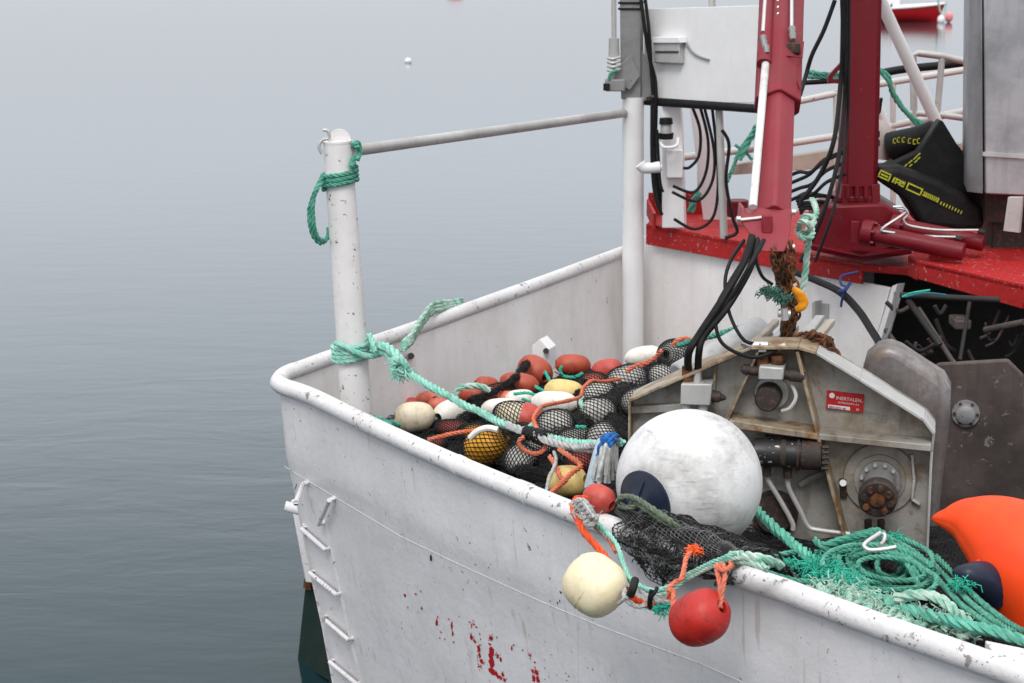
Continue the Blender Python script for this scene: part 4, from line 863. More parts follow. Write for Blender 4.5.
fl = [
 (415, 417, 38, 28, 'f_cream', 'cream barrel float at the far left end of the heap', (1, .15, 0), 1.68, 0, None),
 (451, 413, 34, 25, 'f_white', 'off-white float with dark bore facing the camera, second from left', (-.55, -.83, 0), 1.68, 0, None),
 (427, 399, 23, 14, 'f_salmon', 'cracked salmon float behind the cream barrel float', (.4, -.8, .2), 1.66, 0, None),
 (439, 405, 20, 14, 'f_salmon', 'small salmon float peeping out behind the off-white bored float', (1, .2, 0), 1.66, 0, None),
 (411, 404, 20, 12, 'f_red', 'reddish float mostly hidden at the left back of the heap', (1, 0, 0), 1.62, 0, None),
 (472, 394, 27, 19, 'f_orange', 'orange float under the pale green strap', (1, 0, -.1), 1.70, 0, None),
 (487, 385, 24, 16, 'f_orange', 'orange float just behind the one under the green strap', (1, .3, -.2), 1.70, 0, None),
 (535, 371, 33, 28, 'f_orange', 'brick red float with blue twine in its bore at the top of the heap', (.55, -.8, -.15), 1.72, 0, None),
 (519, 384, 38, 21, 'f_orange', 'long orange float lying below the brick red top one', (1, -.1, -.12), 1.74, 0, None),
 (573, 365, 34, 20, 'f_orange', 'orange float nearest the far bulwark with green cord through it', (1, .1, -.1), 1.72, 0, None),
 (607, 370, 30, 20, 'f_red', 'rosy red float at the right rear of the heap', (1, -.3, .2), 1.76, 0, None),
 (594, 382, 26, 17, 'f_pink', 'pink float under black net beside the rosy red one', (1, 0, 0), 1.76, 22, None),
 (564, 392, 37, 24, 'f_yellow', 'pale yellow float in the middle of the heap', (1, -.1, -.1), 1.78, 0, None),
 (554, 403, 44, 22, 'f_white', 'long dirty white float just in front of the pale yellow one', (1, -.15, 0), 1.80, 0, None),
 (501, 408, 38, 18, 'f_white', 'white float behind the half cream half red netted one', (1, .1, .05), 1.74, 0, None),
 (518, 417, 48, 27, 'f_cream', 'cream netted float with a bare salmon red half', (1, -.35, -.1), 1.80, 24, ('f_red', .10)),
 (508, 398, 20, 14, 'f_salmon', 'small salmon float between the long orange and white floats', (1, 0, 0), 1.74, 0, None),
 (499, 393, 32, 17, 'f_pink', 'pink float wrapped in black net below the long orange float', (1, 0, .2), 1.72, 24, None),
 (453, 429, 34, 16, 'f_pink', 'pink netted float in front of the off-white bored float', (1, -.2, 0), 1.68, 24, None),
 (436, 443, 22, 12, 'f_pink', 'half hidden pink netted float against the near gunwale', (1, -.4, 0), 1.78, 18, None),
 (487, 447, 46, 37, 'f_gold', 'bright golden yellow netted float by the near gunwale', (.8, -.2, .5), 1.86, 26, None),
 (521, 461, 32, 30, 'f_grey', 'grey netted float right of the golden yellow one', (.6, -.5, -.3), 1.86, 26, None),
 (598, 414, 38, 30, 'f_grey', 'large white netted float in the centre right of the heap', (1, -.1, 0), 1.84, 26, None),
 (598, 394, 36, 24, 'f_grey', 'white netted float above the large central netted one', (1, .2, .3), 1.80, 26, None),
 (556, 425, 36, 28, 'f_grey', 'white netted float just above the pale green line', (1, -.1, .1), 1.84, 26, None),
 (578, 438, 40, 18, 'f_grey', 'low white netted float touching the pale green line', (1, 0, 0), 1.84, 26, None),
 (567, 481, 40, 29, 'f_yellow', 'pale yellow bare float behind the near gunwale with orange cord across it', (1, -.5, .2), 1.92, 0, None),
 (580, 463, 28, 20, 'f_red', 'red netted float behind the pale yellow one by the gunwale', (1, 0, 0), 1.86, 22, None),
 (627, 380, 40, 27, 'f_grey', 'white netted float beside the rosy red float', (1, .1, .25), 1.86, 26, None),
 (675, 355, 30, 28, 'f_grey', 'topmost white netted float with dark bore next to the roller', (-.5, -.8, .2), 1.98, 26, None),
 (661, 377, 26, 23, 'f_grey', 'white netted float squeezed against the net hauler edge', (1, 0, 0), 1.95, 24, None),
 (636, 402, 30, 24, 'f_grey', 'white netted float half hidden behind the net hauler corner', (.7, -.3, .5), 1.92, 26, None),
 (644, 356, 36, 18, 'f_white', 'cream white bare float at the back next to the white wall', (1, -.1, .2), 1.90, 0, None),
 (603, 438, 32, 28, 'f_grey', 'white netted float left of the grey tassel', (.8, 0, .5), 1.88, 26, None),
 (520, 399, 30, 18, 'f_white', 'white float in the gap behind the bare salmon red half', (1, .2, 0), 1.74, 0, None),
 (475, 433, 26, 16, 'f_gold', 'small golden netted float behind the bright golden one', (1, .2, 0), 1.74, 20, None),
 (540, 446, 30, 20, 'f_grey', 'dark netted float under the orange loop', (1, .2, 0), 1.82, 26, None),
]
for (u, v, w_, h_, mt, lab, ax_, z_, nn_, hf) in fl:
    make_float(u, v, w_, h_, mt, lab, ax_, z=z_, net=nn_, half=hf)
heapF = list(FL)
make_float(599, 499, 32, 27, 'f_red', 'rosy red float with big dark bore lying on the near gunwale', (.75, -.62, -.25), Y=7.95, hole=.36, group='bare floats by the gunwale')
make_float(594, 585, 60, 56, 'f_ivory', 'cream round float hanging outside the hull on orange rope', (.72, -.35, -.52), Y=7.28, hole=.12, group='floats hanging outside the hull')
_, rc, rax, rR, rL = make_float(700, 618, 58, 50, 'f_deepred', 'deep red float hanging outside the hull, right of the cream one', (.62, -.5, .55), Y=6.95, hole=.26, group='floats hanging outside the hull')
# ------------------------------------------------------------------ net heap (height field from floats)
def nearrim(x, y):   # signed distance inside of near rim and far rim
    best = 1e9
    for p in rim[::3]:
        d = (p.xy - V((x, y))).length
        if d < best: best = d
    return best
extra = [(P(640, 470, 8.8).xy, 1.88), (P(700, 560, 8.0).xy, 1.86), (P(760, 560, 8.0).xy, 1.80), (P(850, 570, 7.9).xy, 1.84), (P(960, 590, 7.6).xy, 1.72), (P(900, 600, 7.2).xy, 1.84), (V((2.2, 6.6)), 1.9), (P(1000, 600, 7.9).xy, 1.6), (P(360, 410, 11).xy, 1.35), (P(400, 420, 10.6).xy, 1.5), (P(800, 380, 10.5).xy, 1.5), (V((2.4, 10)), 1.2)]
extra += [(P(780, 530, 8.7).xy, 1.60), (P(850, 535, 8.7).xy, 1.60), (P(920, 540, 8.6).xy, 1.6), (P(660, 450, 8.9).xy, 1.7), (P(600, 345, 13.3).xy, 1.15), (P(560, 340, 13.2).xy, 1.15), (P(500, 360, 12.4).xy, 1.3), (P(450, 380, 11.8).xy, 1.35), (P(640, 330, 13.4).xy, 1.15), (P(680, 330, 12.9).xy, 1.2), (P(620, 330, 14.2).xy, 1.0), (P(720, 330, 12.5).xy, 1.2), (P(650, 330, 14.0).xy, 1.0), (P(700, 330, 13.4).xy, 1.0)]
pts_h = [(c.xy, c.z - .09) for c, _, _ in heapF] + extra
def hz(x, y):
    W_ = 0; s_ = 0
    for p, z in pts_h:
        d2 = (p - V((x, y))).length_squared; wgt = math.exp(-d2 / .09) + 1e-4 / (d2 + .3); W_ += wgt; s_ += wgt * z
    z = s_ / W_
    return z + .035 * noise.noise(V((x * 6, y * 6, 1))) + .02 * noise.noise(V((x * 17, y * 17, 4)))
# grid in boat coordinates
C0 = rim[ci]
def inwell(x, y):
    p = V((x, y, 0)) - V((C0.x, C0.y, 0))
    b_ = p.dot(N); a_ = p.dot(T)
    return a_, b_
vs = []; idx = {}; G_ = .05; ia0, ia1, ib0, ib1 = -66, 104, 1, 84
rimxy = [p.xy for p in rim]
def inside(pt):
    # polygon test with closing points
    poly_ = [ (p + inner(i) * .06).xy for i, p in enumerate(rim) if i % 2 == 0] + [V((4.4, 9.0)), V((3.0, 11.9)), (A + N * .03 + T * .5).xy]
    return poly_
PG = inside(None)
def pip(x, y):
    c = False; n = len(PG); j = n - 1
    for i in range(n):
        xi, yi = PG[i]; xj, yj = PG[j]
        if (yi > y) != (yj > y) and x < (xj - xi) * (y - yi) / (yj - yi) + xi: c = not c
        j = i
    return c
for ia in range(ia0, ia1):
    for ib in range(ib0, ib1):
        p = C0 + T * (ia * G_) + N * (ib * G_)
        if pip(p.x, p.y): idx[(ia, ib)] = len(vs); vs.append(V((p.x, p.y, hz(p.x, p.y))))
fs = [(idx[a, b_], idx[a + 1, b_], idx[a + 1, b_ + 1], idx[a, b_ + 1]) for (a, b_) in idx if (a + 1, b_) in idx and (a + 1, b_ + 1) in idx and (a, b_ + 1) in idx]
FN = thing('fishing_net', 'heap of black knotted fishing net filling the well between the bulwarks', 'fishing net', (0.6, 9.5, 1.0))
MB().add(vs, fs).build('net_bulk', 'net', FN)
hbv = BVHTree.FromPolygons([tuple(v) for v in vs], fs)
def onheap(u, v, off=.02):
    h = hbv.ray_cast(CAM, ray(u, v).normalized())
    return (h[0] + V((0, 0, off))) if h[0] else Z(u, v, 1.8)
# fine net layer: finer grid, lifted, as twine
def layer(x0, x1, y0, y1, g_, lift, ang, name, mat='net', th=.004):
    vs = []; idx = {}; ca, sa = math.cos(ang), math.sin(ang); n = int(max(x1 - x0, y1 - y0) * 1.5 / g_); cx, cy = (x0 + x1) / 2, (y0 + y1) / 2
    for i in range(-n // 2, n // 2):
        for j in range(-n // 2, n // 2):
            a, b_ = i * g_, j * g_; x = cx + a * ca - b_ * sa; y = cy + a * sa + b_ * ca
            if x0 < x < x1 and y0 < y < y1 and pip(x, y):
                wv = V((noise.noise(V((x * 5, y * 5, 7))), noise.noise(V((x * 5, y * 5, 17))), 0)) * .05
                idx[i, j] = len(vs); vs.append(V((x, y, hz(x, y) + lift + .025 * noise.noise(V((x * 8, y * 8, ang * 5))))) + wv)
    fs = [(idx[a, b_], idx[a + 1, b_], idx[a + 1, b_ + 1], idx[a, b_ + 1]) for (a, b_) in idx if (a + 1, b_) in idx and (a + 1, b_ + 1) in idx and (a, b_ + 1) in idx]
    if fs: MB().add(vs, fs).build(name, mat, FN, wire=th)
layer(-1.2, 2.3, 6.2, 12.6, .022, .012, .3, 'net_layer')
layer(-1.2, 2.3, 6.2, 12.6, .021, .03, 1.1, 'net_layer', 'net', .004)
tw = MB()
for i in range(320):
    u = random.uniform(395, 700); v = random.uniform(360, 480)
    if random.random() < .3: u = random.uniform(640, 1000); v = random.uniform(500, 640)
    c = onheap(u, v, .03)
    if v > 530 + (u - 660) * .36 or c.z < 1.58 or v < 372 - (u - 560) * .05 or (u < 560 and v < 430 - (u - 395) * .22): continue
    pts = [c]; d = V((random.uniform(-1, 1), random.uniform(-1, 1), random.uniform(-.1, .6))).normalized()
    for k in range(4): d = (d + V((random.uniform(-1, 1), random.uniform(-1, 1), random.uniform(-1, .5))) * .8).normalized(); pts.append(pts[-1] + d * .024)
    tw.sweep(catmull(pts, 3), .0035, 5)
o_ = tw.build('loose_twine', 'net', FN, kind='stuff')
# black netting bunched over floats: draped strips between floats
def drape(px, Yf, wdt, name, mat='net', th=.0042, sag=.03):
    pts = [onheap(u, v, .07) if Yf is None else P(u, v, Yf) for u, v in px]; pts = resample(catmull(pts, 6), .018); fr = frames(pts); vs = []; nn = 15
    for i, p in enumerate(pts):
        side = fr[i][0].cross(UP).normalized()
        for k in range(nn):
            a = (k / (nn - 1) - .5) * math.pi * 1.25; ww = wdt * (.8 + .4 * noise.noise(p * 6))
            vs.append(p + side * math.sin(a) * ww + UP * (math.cos(a) * ww * .8 - ww * .3) + V((noise.noise(p * 30 + V((k, 0, 0))), noise.noise(p * 30 + V((0, k, 0))), noise.noise(p * 31 + V((0, 0, k))))) * .012)
    fs = [(i * nn + k, i * nn + k + 1, (i + 1) * nn + k + 1, (i + 1) * nn + k) for i in range(len(pts) - 1) for k in range(nn - 1)]
    return MB().add(vs, fs).build(name, mat, FN, wire=th)
for px, wd in (([(560, 446), (590, 425), (618, 405), (640, 385), (655, 368), (668, 350)], .08), ([(455, 440), (475, 420), (492, 408)], .06), ([(505, 440), (530, 440), (552, 450), (570, 470)], .07),
               ([(470, 400), (500, 388), (520, 372), (526, 362)], .03), ([(610, 425), (618, 440), (622, 455)], .06), ([(575, 415), (580, 400), (590, 384), (610, 378)], .035), ([(400, 432), (430, 432), (470, 442)], .05), ([(500, 470), (530, 485), (556, 492)], .05)):
    drape(px, None, wd, 'bunched_netting')
    drape(px, None, wd * .7, 'bunched_netting', 'netgrey' if wd > .065 else 'net')
# net draped over the near rim
def rimpt(u):   # nearest rim point whose projection has given u
    best = None
    for p in rim[ci:]:
        d = p - CAM; y = d.y * cp - d.z * sp; uu = 512 + F * d.x / y
        if best is None or abs(uu - u) < best[0]: best = (abs(uu - u), p)
    return best[1]
DN = thing('draped_net', 'black and grey net draped over the near gunwale in front of the white buoy', 'net', rimpt(690) - V((0, 0, .2)))
def rimnet(u0, u1, hang, name, mat, th, seed, lift=0, g_=.016, inn=.30):
    a, b_ = rimpt(u0), rimpt(u1); n = int((b_ - a).length / g_); prof0 = [(inn, -.10), (inn * .75, .0), (inn * .5, .055), (.10, .085), (.05, .085), (0, .062), (-.045, .035), (-.062, 0)]
    vs = []; cols = 0
    pr_ = resample(catmull([V((x, 0, z)) for x, z in prof0], 5), g_)
    mh = int(.22 / g_)
    grid = []
    for i in range(n + 1):
        t = i / n; p = a.lerp(b_, t); L_ = max(0, hang(t)); col = []
        for q_ in pr_: col.append(p + N * q_.x + UP * q_.z)
        for k in range(1, mh + 1): col.append(p + N * (-.064 - .004 * k * .2) + UP * (-L_ * k / mh))
        grid.append(col)
    m_ = len(grid[0])
    for i, col in enumerate(grid):
        for k, c in enumerate(col):
            w_ = V((noise.noise(V((i * .35, k * .35, seed))), noise.noise(V((i * .35, k * .35, seed + 9))), noise.noise(V((i * .3, k * .3, seed + 5))) * 1.0)) * .028
            if k > len(pr_): w_ = w_ + T * (.03 * math.sin(i * .7 + seed) * (k - len(pr_)) / mh)
            w_ -= N * max(0, (w_.dot(N))) * (.8 if k > 8 else 0)
            vs.append(c + w_ + UP * lift)
    fs = [(i * m_ + k, i * m_ + k + 1, (i + 1) * m_ + k + 1, (i + 1) * m_ + k) for i in range(n) for k in range(m_ - 1)]
    MB().add(vs, fs).build(name, mat, DN, wire=th)
tri = lambda t: .13 * max(.12, 1 - abs(t - .42) / .36)
rimnet(628, 742, tri, 'net_sheet', 'net', .0048, 1)
rimnet(630, 738, lambda t: tri(t) * .9, 'net_sheet', 'netgrey', .0042, 6, .012)
rimnet(640, 745, lambda t: .02, 'net_sheet', 'net', .005, 12, .02, .02)
rl = MB()
pts = [P(618, 508, 7.8), P(638, 523, 7.75), P(662, 531, 7.65), P(690, 541, 7.5), P(715, 549, 7.35), P(738, 555, 7.2)]
cc = resample(catmull(pts, 6), .03)
rl.sweep(cc, lambda t: .036 * math.sin(max(.02, min(.98, t)) * math.pi) ** .4 + .01 * math.sin(t * 9), 14).build('net_roll', 'net', DN)
fr = frames(cc); vs = []; nn = 26
for i, p in enumerate(cc):
    for k in range(nn):
        a = 2 * math.pi * k / nn + i * .12; r = (.052 + .026 * noise.noise(p * 11 + V((k * .3, 0, 0)))) * (.25 + .75 * math.sin(math.pi * min(.97, max(.03, i / (len(cc) - 1)))) ** .5); vs.append(p + fr[i][1] * math.cos(a) * r + fr[i][2] * math.sin(a) * r)
fs = [(i * nn + k, i * nn + (k + 1) % nn, (i + 1) * nn + (k + 1) % nn, (i + 1) * nn + k) for i in range(len(cc) - 1) for k in range(nn)]
MB().add(vs, fs).build('net_roll_mesh', 'netgrey', DN, wire=.005)
tw = MB()
for i in range(60):
    u = random.uniform(640, 700); c = onh(u, 560 + random.uniform(-6, 6), .02); 
    l = random.uniform(.02, .07) * (1 if 655 < u < 685 else .4); tw.sweep([c, c + V((random.uniform(-.02, .02), -.01, -l * .5)), c + V((random.uniform(-.03, .03), -.012, -l))], .0028, 4)
tw.build('loose_ends', 'net', DN, kind='stuff')
mb = MB(); fuzz(mb, P(694, 550, 7.28), 70, .028, .0035, .013); mb.build('orange_twine', soft('bright_orange_twine', srgb(220, 80, 30), srgb(235, 110, 60), 40), label='tuft of orange twine knotted on the draped net', cat='twine')
# ------------------------------------------------------------------ big buoy
bc = P(689, 482, 8.12); Rb = 72.6 * (bc - CAM).length / F
vd = (bc - CAM).normalized(); rt = V((1, 0, 0)); upv = rt.cross(vd).normalized()
bax = (-vd * .66 - rt * .68 - upv * .31).normalized()
BB = thing('large_buoy', 'large scuffed white inflatable buoy with a navy cone end resting on the nets', 'buoy', bc - V((0, 0, Rb)))
MB().lathe([(-Rb * math.cos(math.pi * k / 44), Rb * math.sin(math.pi * k / 44)) for k in range(0, 37 + 1)], bc, bax, 64).build('buoy_body', 'scuffbuoy', BB)
th0 = math.radians(26)
cap = [(Rb * math.cos(th0) - .012, Rb * math.sin(th0) * 1.0), (Rb * math.cos(th0) + .004, Rb * math.sin(th0) * 1.0), (Rb * 1.00 * math.cos(th0 * .82) + .004, Rb * math.sin(th0 * .82)), (Rb * .985, Rb * .27), (Rb * 1.03, Rb * .17), (Rb * 1.09, Rb * .10), (Rb * 1.18, Rb * .075), (Rb * 1.22, Rb * .06), (Rb * 1.225, 0)]
MB().lathe(cap, bc, bax, 48).build('buoy_cone', 'navy', BB)
MB().lathe([(-Rb * 1.04, 0), (-Rb * 1.04, Rb * .2), (-Rb * .9, Rb * .45)], bc, bax, 40).build('buoy_cone', 'navy', BB)
for k in range(4):
    a = k * math.pi / 2 + .5; x = bax.orthogonal().normalized(); y = bax.cross(x); dd = x * math.cos(a) + y * math.sin(a)
    MB().prism([bc + bax * Rb * .97 + dd * Rb * .34, bc + bax * Rb * 1.15 + dd * Rb * .06, bc + bax * Rb * .98 + dd * Rb * .05], dd.cross(bax) * .012).build('cone_rib', 'navy', BB)
tipb = bc + bax * Rb * 1.16
ro = MB(); r2 = []
for k in (0, 1):
    off = V((0, -.012, .012)) * (1 if k else -1)
    ro.rope([tipb + V((.0, -.03, -.0)) + off * 1.5, P(636, 500, 7.7) + off, P(655, 513, 7.6) + off, P(675, 526, 7.55) + off * .6, P(690, 537, 7.6) + off * .5, P(700, 548, 7.6)], .0125)
ro.rope([P(617, 502, 7.8), P(622, 497, 7.72), P(632, 497, 7.7), P(638, 503, 7.7), P(630, 508, 7.72), P(618, 506, 7.78)], .012)
ro.build('buoy_rope', 'olive', label='olive green rope tied to the navy cone of the large white buoy', cat='rope')
# ------------------------------------------------------------------ orange buoy right
OB = thing('orange_buoy', 'bright orange inflatable buoy at the right edge inside the gunwale', 'buoy', P(1020, 630, 7.6))
pts = [P(932, 519, 7.9), P(945, 519, 7.85), P(968, 522, 7.8), P(1000, 537, 7.7), P(1030, 562, 7.6), P(1060, 600, 7.55), P(1085, 640, 7.5)]
rd = [.004, .042, .105, .18, .25, .28, .24]
cc = catmull(pts, 8); tt = [i / (len(cc) - 1) for i in range(len(cc))]
def rr(t):
    x = t * (len(rd) - 1); i = min(int(x), len(rd) - 2); f_ = x - i; f_ = f_; return rd[i] * (1 - f_) + rd[i + 1] * f_
ob_ = MB().sweep(cc, rr, 60); cy_ = P(1050, 585, 7.6)
nn_ = 60; out_ = []
for i_, p_ in enumerate(ob_.v):
    k_ = i_ % nn_; ring = min(i_ // nn_, len(cc) - 1); c_ = cc[ring]; t_ = ring / (len(cc) - 1); a_ = 2 * math.pi * k_ / nn_
    f_ = 1 + .05 * noise.noise(p_ * 3.2) - .06 * max(0, 1 - abs(math.sin((a_ - 1.1 - t_) * 2.5)) * 3) * max(0, 1 - t_ * 1.3)
    out_.append(c_ + (p_ - c_) * f_)
ob_.v = out_; ob_.build('buoy_body', 'buoyor', OB)
MB().sweep(catmull([P(976, 562, 7.55), P(992, 585, 7.5), P(1004, 607, 7.5), P(1030, 622, 7.45)], 6), lambda t: .03 + .04 * t, 16).build('buoy_fold', 'buoyor', OB, bevel=0)
MB().sweep(catmull([P(953, 572, 7.45), P(966, 574, 7.42), P(980, 578, 7.45), P(994, 588, 7.5)], 6), lambda t: .008 + .085 * t ** .8, 20).build('navy_cone', 'navy', OB)
# ------------------------------------------------------------------ ropes
mr = MB()
main = [P(372, 349, 10.6), P(386, 353, 10.5), P(400, 366, 10.3), P(425, 383, 10.1), P(452, 398, 9.95), P(478, 411, 9.8), P(505, 424, 9.6), P(530, 433, 9.4), P(560, 440, 9.2), P(592, 444, 8.95), P(622, 443, 8.6)]
mr.rope(main, .0215, .10)
mr.build('mooring_rope', 'mint', label='thick mint green rope running from the corner post across the float heap', cat='rope')
mr2 = MB(); mr2.rope([P(374, 345, 10.62), P(384, 346, 10.5), P(396, 354, 10.36), P(403, 366, 10.28)], .027); 
mr2.rope([P(394, 358, 10.3), P(404, 362, 10.2), P(406, 370, 10.2), P(396, 373, 10.25), P(393, 366, 10.3), P(402, 360, 10.22)], .018)
fuzz(mr2, P(400, 371, 10.2), 60, .06, .004, .02, .5)
mr2.build('rope_knot', 'mint', label='frayed mint knot joining the rope near the corner post', cat='knot')
# wraps round post
def wraps(vc, n, r, dv, label, mat, PYy=PY, rp=.017, tail=None):
    w_ = MB(); pts = []; t0 = (vc - 143) / (430 - 143); rad = .077 + .012 * t0 + rp
    for i in range(int(n * 16) + 1):
        a = 2 * math.pi * i / 16; v_ = vc + dv * (i / 16) ; c = P(337.5 + 20.5 * (v_ - 143) / 287, v_, PYy)
        pts.append(c + V((math.cos(a) * rad, math.sin(a) * rad, .02 * math.cos(a))))
    w_.rope(pts, rp, smooth=2)
    if tail:
        for tl in tail: w_.rope([P(*t_) for t_ in tl], rp)
    return w_.build('post_rope', mat, label=label, cat='rope')
wraps(170, 3.6, 0, 4.4, 'green rope wound round the top of the corner post with a hanging loop', 'green', rp=.014,
      tail=[[(323, 176, 10.62), (316, 190, 10.6), (309, 212, 10.6), (312, 232, 10.6), (320, 243, 10.62), (328, 237, 10.7), (329, 228, 10.75)],
            [(322, 182, 10.6), (314, 196, 10.57), (313, 222, 10.57), (318, 238, 10.6), (325, 241, 10.66)]])
MB().rope([P(354, 146, 10.66), P(357, 143, 10.72), P(360, 150, 10.74), P(358, 157, 10.70), P(354, 160, 10.66), P(352, 168, 10.62)], .018).rope([P(357, 146, 10.6), P(360, 153, 10.62), P(357, 160, 10.6)], .014).build('rail_rope', 'green', label='green rope knotted round the top rail beside the post', cat='rope')
wraps(341, 4.4, 0, 4.2, 'mint rope wound round the corner post at gunwale height', 'mint', rp=.016,
      tail=[[(335, 343, 10.6), (345, 346, 10.58), (357, 352, 10.57), (370, 356, 10.56), (380, 354, 10.55), (388, 350, 10.5)], [(366, 345, 10.62), (369, 335, 10.6), (372, 342, 10.55), (376, 352, 10.5)]])
st = MB()
for off in (0, 1, 2):
    o_ = V((0, .03 * off, .012 * off)); st.rope([P(402, 350, 10.5) + o_, P(411, 342, 10.7) + o_, P(420, 327, 11.4) + o_, P(432, 313, 12.0) + o_ * 1.4, P(447, 308, 12.3) + o_, P(462, 305, 12.6) + o_], .017)
st.build('gunwale_rope', 'pale', label='faded green doubled rope lying over the far gunwale', cat='rope')
MB().rope([P(374, 417, 10.0), P(385, 421, 9.95), P(400, 426, 10.0)], .014).rope([P(372, 418, 9.9), P(392, 425, 9.85)], .01).build('green_rope', 'green', label='short green rope emerging at the left of the heap', cat='rope')
# whipped sections of main rope
MB().rope([P(508, 425, 9.5), P(525, 433, 9.35), P(535, 441, 9.3)], .022).build('rope_splice', 'greyrope', label='greyish splice on the mint rope over the heap', cat='rope')
MB().rope([P(533, 434, 9.3), P(548, 441, 9.2), P(575, 447, 9.0), P(600, 449, 8.8), P(618, 443, 8.6)], .02).rope([P(545, 436, 9.28), P(570, 447, 9.05), P(598, 444, 8.75)], .016).build('rope_splice', 'greyrope', label='grey rope twisted with the mint rope left of the tassel', cat='rope')
MB().rope([P(525, 434, 9.35), P(535, 436, 9.3), P(545, 440, 9.25)], .036, .03, n=8).build('tape_wrap', 'black', label='black wrapping on the mint rope above the orange loop', cat='tape')
def cord(pts, r, mat, label, name='orange_rope', rope=True):
    m_ = MB(); (m_.rope(pts, r) if rope else m_.tube(pts, r, 8)); return m_.build(name, mat, label=label, cat='rope')
hq = lambda u, v, o=.12: onheap(u, v, .02) + V((0, -.0, o)) 
Yp = lambda l, Y0, Y1: [P(u, v, Y0 + (Y1 - Y0) * i / (len(l) - 1)) for i, (u, v) in enumerate(l)]
cord(Yp([(428, 440), (445, 435), (462, 432), (478, 431)], 9.7, 9.6), .0115, 'orange', 'orange rope lying left of the golden yellow float')
cord(Yp([(620, 379), (604, 382), (592, 381), (583, 388), (580, 397), (566, 401), (552, 404), (540, 408), (534, 418), (537, 428), (541, 434)], 10.6, 9.35), .0115, 'orange', 'orange rope curving across the white and pale yellow floats')
cord(Yp([(544, 436), (545, 448), (540, 453), (530, 453), (521, 448), (519, 441), (524, 437)], 9.25, 9.2), .0115, 'orange', 'small orange rope loop hanging below the black wrapping')
cord(Yp([(559, 449), (570, 457), (581, 466), (571, 474), (562, 483), (556, 489), (550, 494)], 9.0, 8.5), .013, 'orange', 'orange rope zigzagging over the pale yellow float by the gunwale')
cord(Yp([(640, 366), (655, 358), (661, 351)], 11.2, 11.1), .014, 'salmonr', 'salmon rope lying over the cream float near the white wall')
cord(Yp([(673, 346), (678, 340), (688, 338), (694, 342)], 11.3, 11.3), .013, 'orange', 'orange rope behind the topmost netted float')
cord(Yp([(626, 372), (635, 366), (648, 362)], 11.0, 11.0), .013, 'salmonr', 'short salmon rope at the back of the heap')
cord(Yp([(678, 346), (690, 341), (705, 338), (722, 333), (740, 328), (752, 330)], 11.3, 10.6), .018, 'green', 'green rope behind the roller of the net hauler', 'green_rope')
cord(Yp([(545, 372), (548, 377), (551, 383)], 12.0, 11.9), .011, 'teal', 'teal cord through the brick red top float', 'teal_rope')
cord(Yp([(562, 366), (560, 371), (564, 376), (575, 377), (583, 373)], 12.0, 12.0), .011, 'teal', 'teal cord looping from the orange float by the bulwark', 'teal_rope')
cord(Yp([(535, 386), (542, 390), (548, 393)], 11.5, 11.4), .010, 'teal', 'teal cord end beside the pale yellow float', 'teal_rope')
cord(Yp([(514, 394), (528, 393), (540, 398), (535, 403), (522, 399)], 11.2, 11.1), .010, 'teal', 'teal cord coiled below the long orange float', 'teal_rope')
cord(Yp([(455, 398), (458, 390), (466, 386), (478, 386), (490, 391)], 10.9, 10.9), .02, 'pale', 'pale green strap over the orange float', 'green_strap')
cord(Yp([(453, 392), (456, 398), (460, 403)], 10.85, 10.85), .016, 'greyrope', 'grey cord beside the green strapped float', 'grey_rope')
cord(Yp([(528, 368), (519, 369), (517, 374)], 12.0, 12.0), .014, 'green', 'green cord left of the brick red top float', 'green_rope')
cord(Yp([(533, 425), (530, 430), (536, 434)], 9.8, 9.5), .02, 'mint', 'mint rope scrap under the orange curve', 'mint_rope')
cord(Yp([(582, 396), (580, 403), (584, 408)], 10.5, 10.4), .014, 'pale', 'pale cord left of the upper netted float', 'pale_rope')
cord(Yp([(576, 427), (586, 427)], 10.0, 10.0), .010, 'teal', 'teal scrap between netted floats', 'teal_rope')
cord(Yp([(549, 456), (556, 466), (560, 476), (566, 482)], 9.0, 8.8), .012, 'salmonr', 'thin salmon cord above the pale yellow float by the gunwale')
cord(Yp([(545, 500), (549, 480), (556, 462), (554, 452)], 8.6, 9.1), .009, 'greyrope', 'thin white cord left of the pale yellow float by the gunwale', 'white_rope')
# gold arc rim band of white on golden float
cord(Yp([(470, 438), (478, 431), (488, 428), (498, 430)], 9.55, 9.5), .016, 'f_white', 'white rubber band arched over the golden yellow float', 'white_band', False)
# tassel
ts = MB(); tb = MB(); tp = MB()
for i in range(46):
    t = i / 45; u0 = 600 + 16 * t + random.uniform(-2, 2); v0 = 440 - 2 * t; u1 = 586 + 30 * t + random.uniform(-3, 3); v1 = 488 - 14 * t + random.uniform(-5, 5)
    Y_ = 8.62 - .25 * math.sin(t * 3.14) + random.uniform(-.04, .04)
    pts = [P(u0 + 6, v0 + 5, Y_ + .15), P(u0, v0, Y_), P(u0 * .6 + u1 * .4 + random.uniform(-2, 2), (v0 + v1) / 2 - 4, Y_ - .12), P(u1, v1, Y_ - .15)]
    (tp if t < .25 else ts).tube(pts, .0085, 6, 4)
ts2 = thing('rope_tassel', 'grey and blue bundle of loose twine hanging left of the large white buoy', 'twine bundle', P(603, 488, 8.5))
ts.build('grey_strands', 'greyrope', ts2); tp.build('pale_blue_strands', 'palebl', ts2)
for i in range(9):
    t = i / 13; pts = [P(597 + 17 * t, 455 - 14 * t, 8.30), P(600 + 14 * t, 445 - 7 * t, 8.27), P(606 + 10 * t, 438 + 1 * t, 8.33), P(612 + 5 * t, 437 + 3 * t, 8.6)]; tb.tube([p_ + V((random.uniform(-.02, .02), 0, random.uniform(-.02, .02))) for p_ in pts], .0085, 6, 4)
tb.build('blue_binding', 'bluecloth', ts2)
